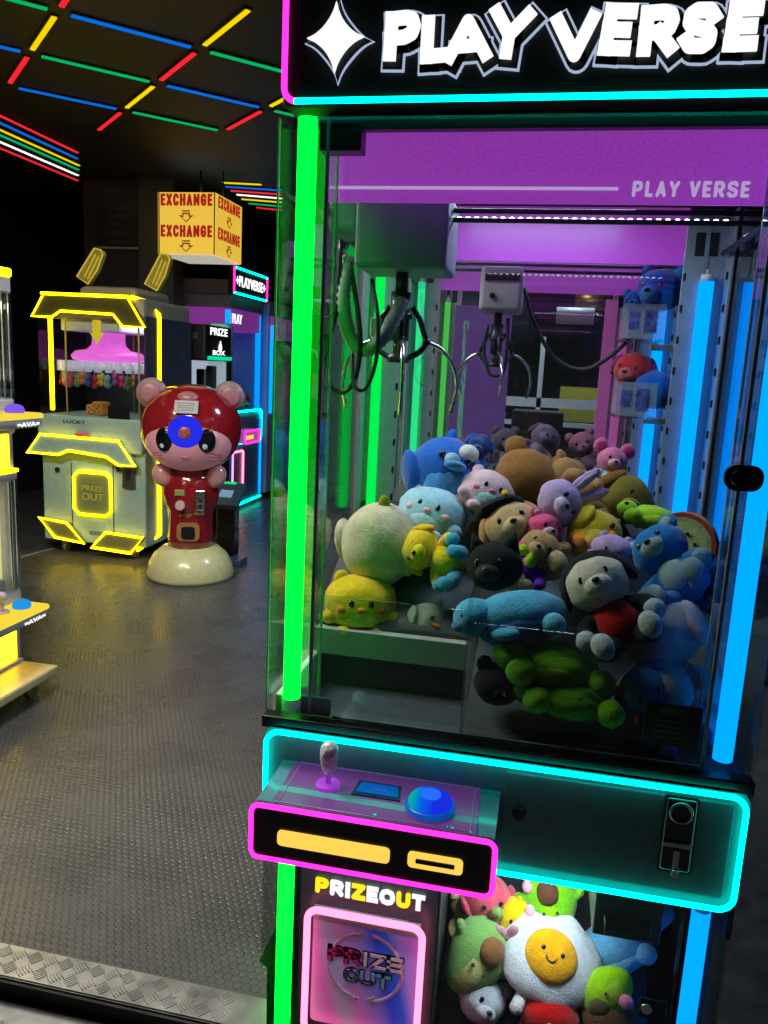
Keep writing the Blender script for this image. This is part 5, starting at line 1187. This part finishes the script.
# ================================================================== BLUE CLAW MACHINE FAR BACK
bx0, bx1, by0, by1 = -3.62, -3.0, 7.2, 8.1
r = empty('claw_machine', ((bx0 + bx1) / 2, (by0 + by1) / 2, 0), 'far blue-lit claw machine with a small pink and turquoise outlined sign', 'claw machine')
b = MB(); b.box(bx0, bx1, by0, by1, .06, .95, .01); build('base_cabinet', b, pbr('blue_panel', (.10, .16, .26), .35), r)
b = MB(); b.box(bx0, bx1, by0, by1, 2.0, 2.12, .005); b.box(bx0, bx1, by0, by1, 2.12, 2.26, .01); build('top_case', b, pbr('grey_top', (.16, .15, .2), .4), r)
b = MB(); b.box(bx0 + .03, bx1 - .02, by0 + .02, by1 - .02, 1.80, 2.06); build('purple_header', b, purplep, r)
b = MB(); b.box(bx0, bx1, by0, by0 + .006, .95, 2.0); b.box(bx1 - .006, bx1, by0, by1, .95, 2.0); build('glass_pane', b, clear, r)
for x, y in ((bx0 + .05, by0 + .04), (bx1 - .04, by0 + .04), (bx1 - .04, by1 - .04), (bx0 + .05, by1 - .05)):
    b = MB(); b.cyl((x, y, .95), (x, y, 1.98), .028); build('corner_tube', b, CYANB, r)
b = MB(); b.cyl((bx1 - .0, by1 - .04, .08), (bx1 - .0, by1 - .04, .9), .02); b.cyl((bx1, by0 + .04, .08), (bx1, by0 + .04, .9), .02); build('lower_tube', b, CYANB, r)
b = MB(); b.box(bx0 + .06, bx1 - .06, by1 - .03, by1, .95, 2.0); build('back_panel', b, pbr('deep_blue', (.25, .45, .7), .3), r)
b = MB(); b.box(bx0, bx0 + .02, by0 + .02, by1 - .02, .95, 2.0); build('back_panel', b, pbr('deep_blue', (.25, .45, .7), .3), r)
b = MB(); b.box(bx0 + .03, bx1 - .02, by0 + .03, by1 - .03, .94, 1.0, .01); build('plush_bed', b, pbr('deep_blue', (.25, .45, .7), .3), r)
b = MB(); b.box(bx1 - .02, bx1 + .03, by0 - .02, by1 + .02, 2.125, 2.39, .01); sg = build('sign_box', b, blackm, r)
zz0, zz1 = 2.14, 2.375
b = MB(); b.tube([(bx1 + .034, by0 + .0, zz0), (bx1 + .034, by0, zz1), (bx1 + .034, by0 + .03, zz1)], .012, 8); b.tube([(bx1 + .034, by1 - .03, zz0), (bx1 + .034, by1, zz0), (bx1 + .034, by1, zz1)], .012, 8); build('neon_border', b, MAG, sg)
b = MB(); b.tube([(bx1 + .034, by0, zz0), (bx1 + .034, by1 - .03, zz0)], .012, 8); b.tube([(bx1 + .034, by0 + .03, zz1), (bx1 + .034, by1, zz1)], .012, 8); build('neon_border', b, CYAN, sg)
b = MB(); put_text(b, '+PLAYVERSE+', by0 + .05, by1 - .05, 2.21, 2.31, frameX(bx1 + .034), .01, .03); build('sign_lettering', b, WHT, sg)
b = MB(); b.tube([(bx1 + .01, u, v) for u, v in rrect(by0 + .03, by1 - .03, .68, 1.0, .04)], .012, 8, True); b.tube([(bx1 + .01, by0 + .02, .05), (bx1 + .01, by1 - .02, .05)], .014, 8); build('front_neon', b, CYAN, r)
b = MB(); b.tube([(bx1 + .01, u, v) for u, v in rrect(by0 + .08, by0 + .36, .13, .60, .03)], .012, 8, True); build('flap_neon', b, PINK, r)
b = MB(); b.box(bx1, bx1 + .14, by0 + .06, by0 + .46, .70, .82, .01); cn_ = build('control_console', b, backlit('console_pink', (.6, .1, .5), .5, .6), r)
b = MB(); b.box(bx1 + .135, bx1 + .145, by0 + .10, by0 + .30, .735, .775); build('console_light', b, yl, cn_)
b = MB(); b.tube([(bx1 + .146, u, v) for u, v in rrect(by0 + .06, by0 + .46, .70, .82, .02)], .01, 8, True); build('console_neon', b, MAG, cn_)
b = MB(); put_text(b, 'PLAY', by0 + .05, by0 + .3, 1.86, 1.95, frameX(bx1 + .002), .01, .02); build('header_lettering', b, WHT, r)
for k, (px, py, C) in enumerate(((232, 400, BL), (240, 395, YL), (248, 402, RD), (226, 410, LIME), (240, 410, SKY))):
    p = atX(px, py, bx1 - .15); toy('plush_bear', ('deep blue', 'yellow', 'red', 'lime', 'sky blue')[k] + ' plush heap member in the far blue-lit machine', PL, Vector((p.x, min(max(p.y, by0 + .12), by1 - .12), 1.08)), .09, (0, 0, 60), 'bear', (C, CRM, C), 'plush toys in the far machine', nobody=True)
# pale flank of the next machine
r = empty('claw_machine', (-3.0, 8.6, 0), 'pale blue side of the machine just beyond the far blue-lit one', 'claw machine')
b = MB(); b.box(-3.65, -2.97, 8.20, 9.0, .06, 2.15, .015); build('body', b, pbr('paleblue_side', (.30, .42, .62), .35), r)
b = MB(); b.box(-3.65, -2.965, 8.22, 8.98, 1.75, 2.0, .01); build('purple_band', b, purplep, r)
b = MB(); b.cyl((-2.96, 8.26, .95), (-2.96, 8.26, 1.9), .02); build('corner_tube', b, CYANB, r)
b = MB()
for x, z in ((-2.967, .7), (-2.967, .5), (-2.967, .32)): b.box(x, x + .004, 8.55, 8.65, z - .05, z + .05, .01)
build('side_vents', b, black, r)

# ================================================================== PRIZE BOX GAME, BLUE KIOSK, TERMINAL
r = empty('prize_game', (-2.87, 6.3, 0), 'black prize game with lit white inside, behind the red capsule machine', 'arcade machine')
x0, x1 = -3.06, -2.69
b = MB(); b.box(x0, x1, 6.0, 6.5, .04, 1.12, .02); b.box(x0, x1, 6.45, 6.5, 1.1, 1.5); b.box(x0, x0 + .03, 6.02, 6.5, 1.1, 1.5); b.box(x0 - .02, x1 + .0, 5.96, 6.5, 1.49, 1.78, .02); build('cabinet', b, black, r)
b = MB(); b.box(x0 + .03, x1 - .03, 6.43, 6.45, 1.12, 1.49); build('lit_back', b, backlit('lit_back', (.6, .75, .9), .55, .8), r)
b = MB(); put_text(b, 'PRIZE BOX', x0 + .05, x1 - .06, 1.66, 1.71, frameY(5.959), .01, .02); build('header_lettering', b, pbr('grey_letters', (.12, .10, .12), .4), r)
b = MB(); b.box(x0 + .1, x1 - .14, 5.955, 5.96, 1.585, 1.62); build('header_red_line', b, neon('dim_red', (.35, .01, .02), .5), r)
b = MB(); b.box(x1 - .02, x1 + .02, 6.0, 6.46, 1.50, 1.53, .005); build('side_neon', b, neon('mint_line', (0, .8, .35), 1.0), r)
b = MB(); put_text(b, 'PRIZE', 6.05, 6.4, 1.70, 1.76, frameX(x1 + .001), .01, .02); b.prism([(6.24, 1.56), (6.28, 1.6), (6.25, 1.66), (6.21, 1.6)], FX(x1 + .001), .004); put_text(b, 'BOX', 6.1, 6.35, 1.54, 1.58, frameX(x1 + .001), .01, .02); build('side_lettering', b, WHT, r)
b = MB(); b.box(x1 - .006, x1, 6.02, 6.44, 1.12, 1.49); build('side_glass', b, clear, r)
b = MB(); b.box(x0 + .13, x0 + .2, 6.3, 6.4, 1.14, 1.42, .01); b.box(x1 - .13, x1 - .07, 6.25, 6.35, 1.14, 1.45, .01); build('claw_frame', b, darksteel, r)
r = empty('kiosk', (-2.85, 6.85, 0), 'tall blue-grey kiosk with a rounded lime and blue light edge behind the prize game', 'kiosk')
b = MB(); b.box(-3.05, -2.80, 6.75, 6.82, 0, 1.83, .03, 3); build('body', b, pbr('kiosk_blue', (.20, .34, .60), .3), r)
b = MB(); b.tube([(u, 6.745, v) for u, v in rrect(-3.03, -2.815, .4, 1.81, .06)], .012, 8, True); build('edge_light', b, neon('kiosk_edge', (.2, .55, .45), .7), r)
b = MB(); b.box(-2.94, -2.85, 6.73, 6.75, 1.0, 1.25, .004); build('screen', b, neon('kiosk_screen', (.02, .12, .7), .8), r)
r = empty('payment_terminal', (-2.22, 5.4, 0), 'slim black terminal with tilted screen and foot plate beside the red capsule machine', 'terminal')
b = MB(); b.box(-2.36, -2.22, 5.44, 5.56, .03, .49, .01); build('column', b, black, r)
b = MB(); b.box(-2.36, -2.16, 5.25, 5.50, .0, .035, .006); b.box(-2.22, -2.10, 5.28, 5.44, .0, .05, .01); build('foot_plate', b, pbr('terminal_blue', (.05, .09, .16), .3), r)
tm = Matrix.Translation((-2.27, 5.42, .51)) @ Matrix.Rotation(radians(38), 4, 'X')
b = MB(); b.box(-.12, .12, -.12, .12, -.03, .02, .01, mat=tm); hd = build('head', b, pbr('terminal_head', (.06, .14, .24), .3), r)
b = MB(); b.box(-.11, .05, .095, .115, .02, .026, mat=tm); build('green_light', b, neon('terminal_green', (.02, .8, .15), .9), hd)
b = MB(); b.box(-.045, .055, -.04, .03, .02, .024, mat=tm); build('screen_icon', b, neon('terminal_icon', (.3, .5, .7), .6), hd)
b = MB(); b.box(-2.225, -2.216, 5.46, 5.54, .12, .44); build('side_print', b, pbr('dim_print', (.10, .12, .14), .4, var=.8, scale=25), r)

# ================================================================== EXCHANGE BOX, PLAQUE, SPOTLIGHTS
ex0, ex1, eY, eD, ez0, ez1 = -3.12, -2.636, 6.0, .55, 2.315, 2.78
r = empty('exchange_sign', ((ex0 + ex1) / 2, eY + eD / 2, ez0), 'yellow lit exchange box sign with red lettering hanging from the ceiling', 'sign')
ym = backlit('sign_yellow', (.88, .56, .06), .85, .6)
b = MB(); b.box(ex0, ex1, eY, eY + .008, ez0, ez1); b.box(ex1 - .008, ex1, eY + .012, eY + eD, ez0, ez1); b.box(ex0, ex0 + .008, eY + .012, eY + eD, ez0, ez1); b.box(ex0, ex1, eY + eD - .008, eY + eD, ez0, ez1); build('sign_faces', b, ym, r)
b = MB(); b.box(ex0 + .01, ex1 - .01, eY + .01, eY + eD - .01, ez0 - .006, ez0); b.box(ex0 + .01, ex1 - .01, eY + .01, eY + eD - .01, ez1 - .006, ez1); build('base_plate', b, backlit('base_white', (.8, .76, .62), .55, .6), r)
b = MB()
for x in (ex0 + .01, ex1 - .005):
    b.box(x - .004, x + .004, eY - .004, eY + .004, ez0, ez1)
b.cyl((-2.88, eY + .27, ez1), (-2.88, eY + .27, 3.0), .01); b.cyl((ex1 - .05, eY + .27, ez1), (ex1 - .05, eY + .27, 3.0), .006); build('hanger', b, darksteel, r)
b = MB(); b2 = MB(); w = ex1 - ex0
def arrow(b, u, v, s, F):
    b.prism([(u - s * .5, v + s * .35), (u + s * .5, v + s * .35), (u + s * .5, v + s * .05), (u + s * .95, v + s * .05), (u, v - s * .75), (u - s * .95, v + s * .05), (u - s * .5, v + s * .05)], F, .004); b.prism([(u - s * .5, v + s * .62), (u + s * .5, v + s * .62), (u + s * .5, v + s * .45), (u - s * .5, v + s * .45)], F, .004)
def arrow2(b, u, v, s, F): arrow(b, u, v, s * .6, F)
for z in (.365, .13):
    words_on(b, 'EXCHANGE', ex0 + w * .04, ex1 - w * .04, ez0 + z, ez0 + z + .09, .0205, FY(eY - .001), .002, .16, square=True)
    words_on(b, 'EXCHANGE', eY + .05, eY + eD - .04, ez0 + z, ez0 + z + .09, .0205, FX(ex1 + .001), .002, .16, square=True)
for z in (.29, .065):
    arrow(b2, (ex0 + ex1) / 2, ez0 + z, .066, FY(eY - .001)); arrow(b2, eY + eD / 2, ez0 + z, .066, FX(ex1 + .001))
build('sign_lettering', b, backlit('sign_red', (.42, .015, .012), .7, .6), r); build('arrows', b2, backlit('sign_brown', (.34, .11, .02), .6, .6), r)
b = MB()
for z in (.285, .06):
    b.prism([((ex0 + ex1) / 2 + q[0], ez0 + z + q[1]) for q in ((-.02, .014), (.02, .014), (.02, -.006), (.034, -.006), (0, -.034), (-.034, -.006), (-.02, -.006))], FY(eY - .005), .002)
for z in (.285, .06):
    b.prism([(eY + eD / 2 + q[0], ez0 + z + q[1]) for q in ((-.02, .014), (.02, .014), (.02, -.006), (.034, -.006), (0, -.034), (-.034, -.006), (-.02, -.006))], FX(ex1 + .004), .002)
build('arrow_fill', b, ym, r)
r = empty('wall_plaque', (-3.78, 6.5, 2.4), 'dark notice plaque with faint lettering on the dark column', 'plaque')
b = MB(); b.box(-3.99, -3.575, 6.53, 6.548, 2.44, 2.85, .004); build('plate', b, pbr('plaque', (.02, .019, .018), .4), r)
b = MB(); b.box(-3.99, -3.575, 6.515, 6.548, 2.415, 2.435, .003); build('ledge', b, pbr('plaque_ledge', (.28, .26, .22), .5), r)
b = MB()
for q, t in enumerate(('NO FOOD', 'OR DRINKS', 'IN', 'GAME AREA', 'THANK YOU')): put_text(b, t, -3.9 + .03 * (q % 3), -3.66 - .03 * (q % 3), 2.78 - .07 * q - .04, 2.78 - .07 * q, frameY(6.529), .003, 0)
build('lettering', b, pbr('plaque_letters', (.07, .065, .055), .4), r)
for px, py, mt, lab, Y in ((594, 299, pbr('brass', (.45, .28, .10), .3, .8), 'brass cylinder spotlight seen through the glass at the far back', 4.75), (575, 316, white, 'white cylinder spotlight below the brass one at the far back', 4.50)):
    p = atY(px, py, Y); r = empty('spotlight', p, lab, 'lamp', 'spotlights at the far back')
    b = MB(); b.cyl(p + Vector((-.10, 0, 0)), p + Vector((.10, 0, 0)), .062 if mt is not white else .045, n=24); build('lamp_body', b, mt, r)
    b = MB(); b.cyl(p + Vector((.10, 0, 0)), p + Vector((.13, 0, .0)), .02); b.tube([p + Vector((.12, 0, 0)), p + Vector((.2, .02, .0)), p + Vector((.22, .02, .3)), (p.x + .22, p.y + .02, 3.0)], .007, 8); b.cyl(p + Vector((-.104, 0, 0)), p + Vector((-.10, 0, 0)), .04); build('bracket', b, darksteel, r)
# counter glimpsed behind the row of machines
r = empty('counter', (.2, 5.4, 0), 'dark counter with pale frame behind the row of claw machines', 'counter')
b = MB(); b.box(-.55, .75, 5.25, 5.7, 0, 1.18, .01); build('body', b, blackm, r)
b = MB(); b.box(-.5, .75, 5.23, 5.25, 1.30, 1.36); b.box(-.05, -.02, 5.23, 5.25, 1.18, 1.75); b.box(.5, .53, 5.23, 5.25, 1.18, 1.75); b.box(-.5, .75, 5.22, 5.25, 1.18, 1.21); build('frame', b, pbr('frame_white', (.55, .58, .62), .4), r)
b = MB(); b.box(.1, .5, 5.40, 5.42, 1.21, 1.44); build('yellow_panel', b, pbr('yellow_panel', (.40, .34, .05), .4), r)

# ================================================================== LIGHT
def area(name, loc, rot, sx, sy, power, col):
    l = bpy.data.lights.new(name, 'AREA'); l.shape = 'RECTANGLE'; l.size = sx; l.size_y = sy; l.energy = power; l.color = col
    o = bpy.data.objects.new(name, l); COL.objects.link(o); o.location = loc; o.rotation_euler = [radians(a) for a in rot]; return o
# lamp strips inside the tops of the claw machines
area('case_lamp', (-.05, 2.22, 1.99), (0, 0, 0), .5, .12, 4.4, (.60, .82, 1.0))
area('case_lamp', (-.05, 3.0, 1.99), (0, 0, 0), .8, .3, 1.8, (.6, .72, 1.0))
area('case_lamp', (-.08, 3.9, 1.99), (0, 0, 0), .8, .3, 1.5, (1.0, .6, .95))
area('case_lamp', (-3.31, 7.65, 1.98), (0, 0, 0), .45, .5, 90.0, (.65, .85, 1.0))
area('case_lamp', (-3.2, 5.5, 1.72), (0, 0, 0), .5, .4, 4.0, (1.0, .85, .9))
area('case_lamp', (.15, 1.73, .368), (0, 0, 0), .4, .08, 2.8, (.80, .92, 1.0))
area('shelf_lamp', (-2.5, 2.5, 1.70), (0, 0, 0), .4, .5, 5.0, (1.0, .9, .6))
area('shelf_lamp', (-2.5, 2.5, .93), (0, 0, 0), .4, .5, 3.0, (1.0, .9, .6))
area('flap_fill', (-.315, 1.53, .436), (-22, 0, 0), .26, .03, .9, (1.0, .85, .95))  # unseen lamp added under the console to brighten the flap print
# unseen lamps added over the aisle for brightness, above the frame
area('aisle_fill', (-2.3, 2.2, 2.98), (0, 0, 0), 1.4, .5, 95, (1.0, .95, .86))
area('aisle_fill', (-1.4, 1.75, 2.98), (0, 0, 0), .6, .3, 22, (1.0, .96, .9))
area('counter_fill', (.1, 4.9, 2.9), (0, 0, 0), .8, .3, 45, (.65, .8, 1.0))  # added above the counter to lift the dark area behind the machines

w = bpy.data.worlds.new('world'); SC.world = w; w.use_nodes = True
bg = w.node_tree.nodes['Background']; bg.inputs[0].default_value = (.5, .6, .8, 1); bg.inputs[1].default_value = .012
SC.view_settings.view_transform = 'Standard'; SC.view_settings.look = 'None'; SC.view_settings.gamma = 1; SC.view_settings.exposure = 0
SC.view_settings.use_curve_mapping = False
SC.cycles.transparent_max_bounces = 40; SC.cycles.max_bounces = 10; SC.cycles.sample_clamp_indirect = 4.0; SC.cycles.caustics_reflective = False
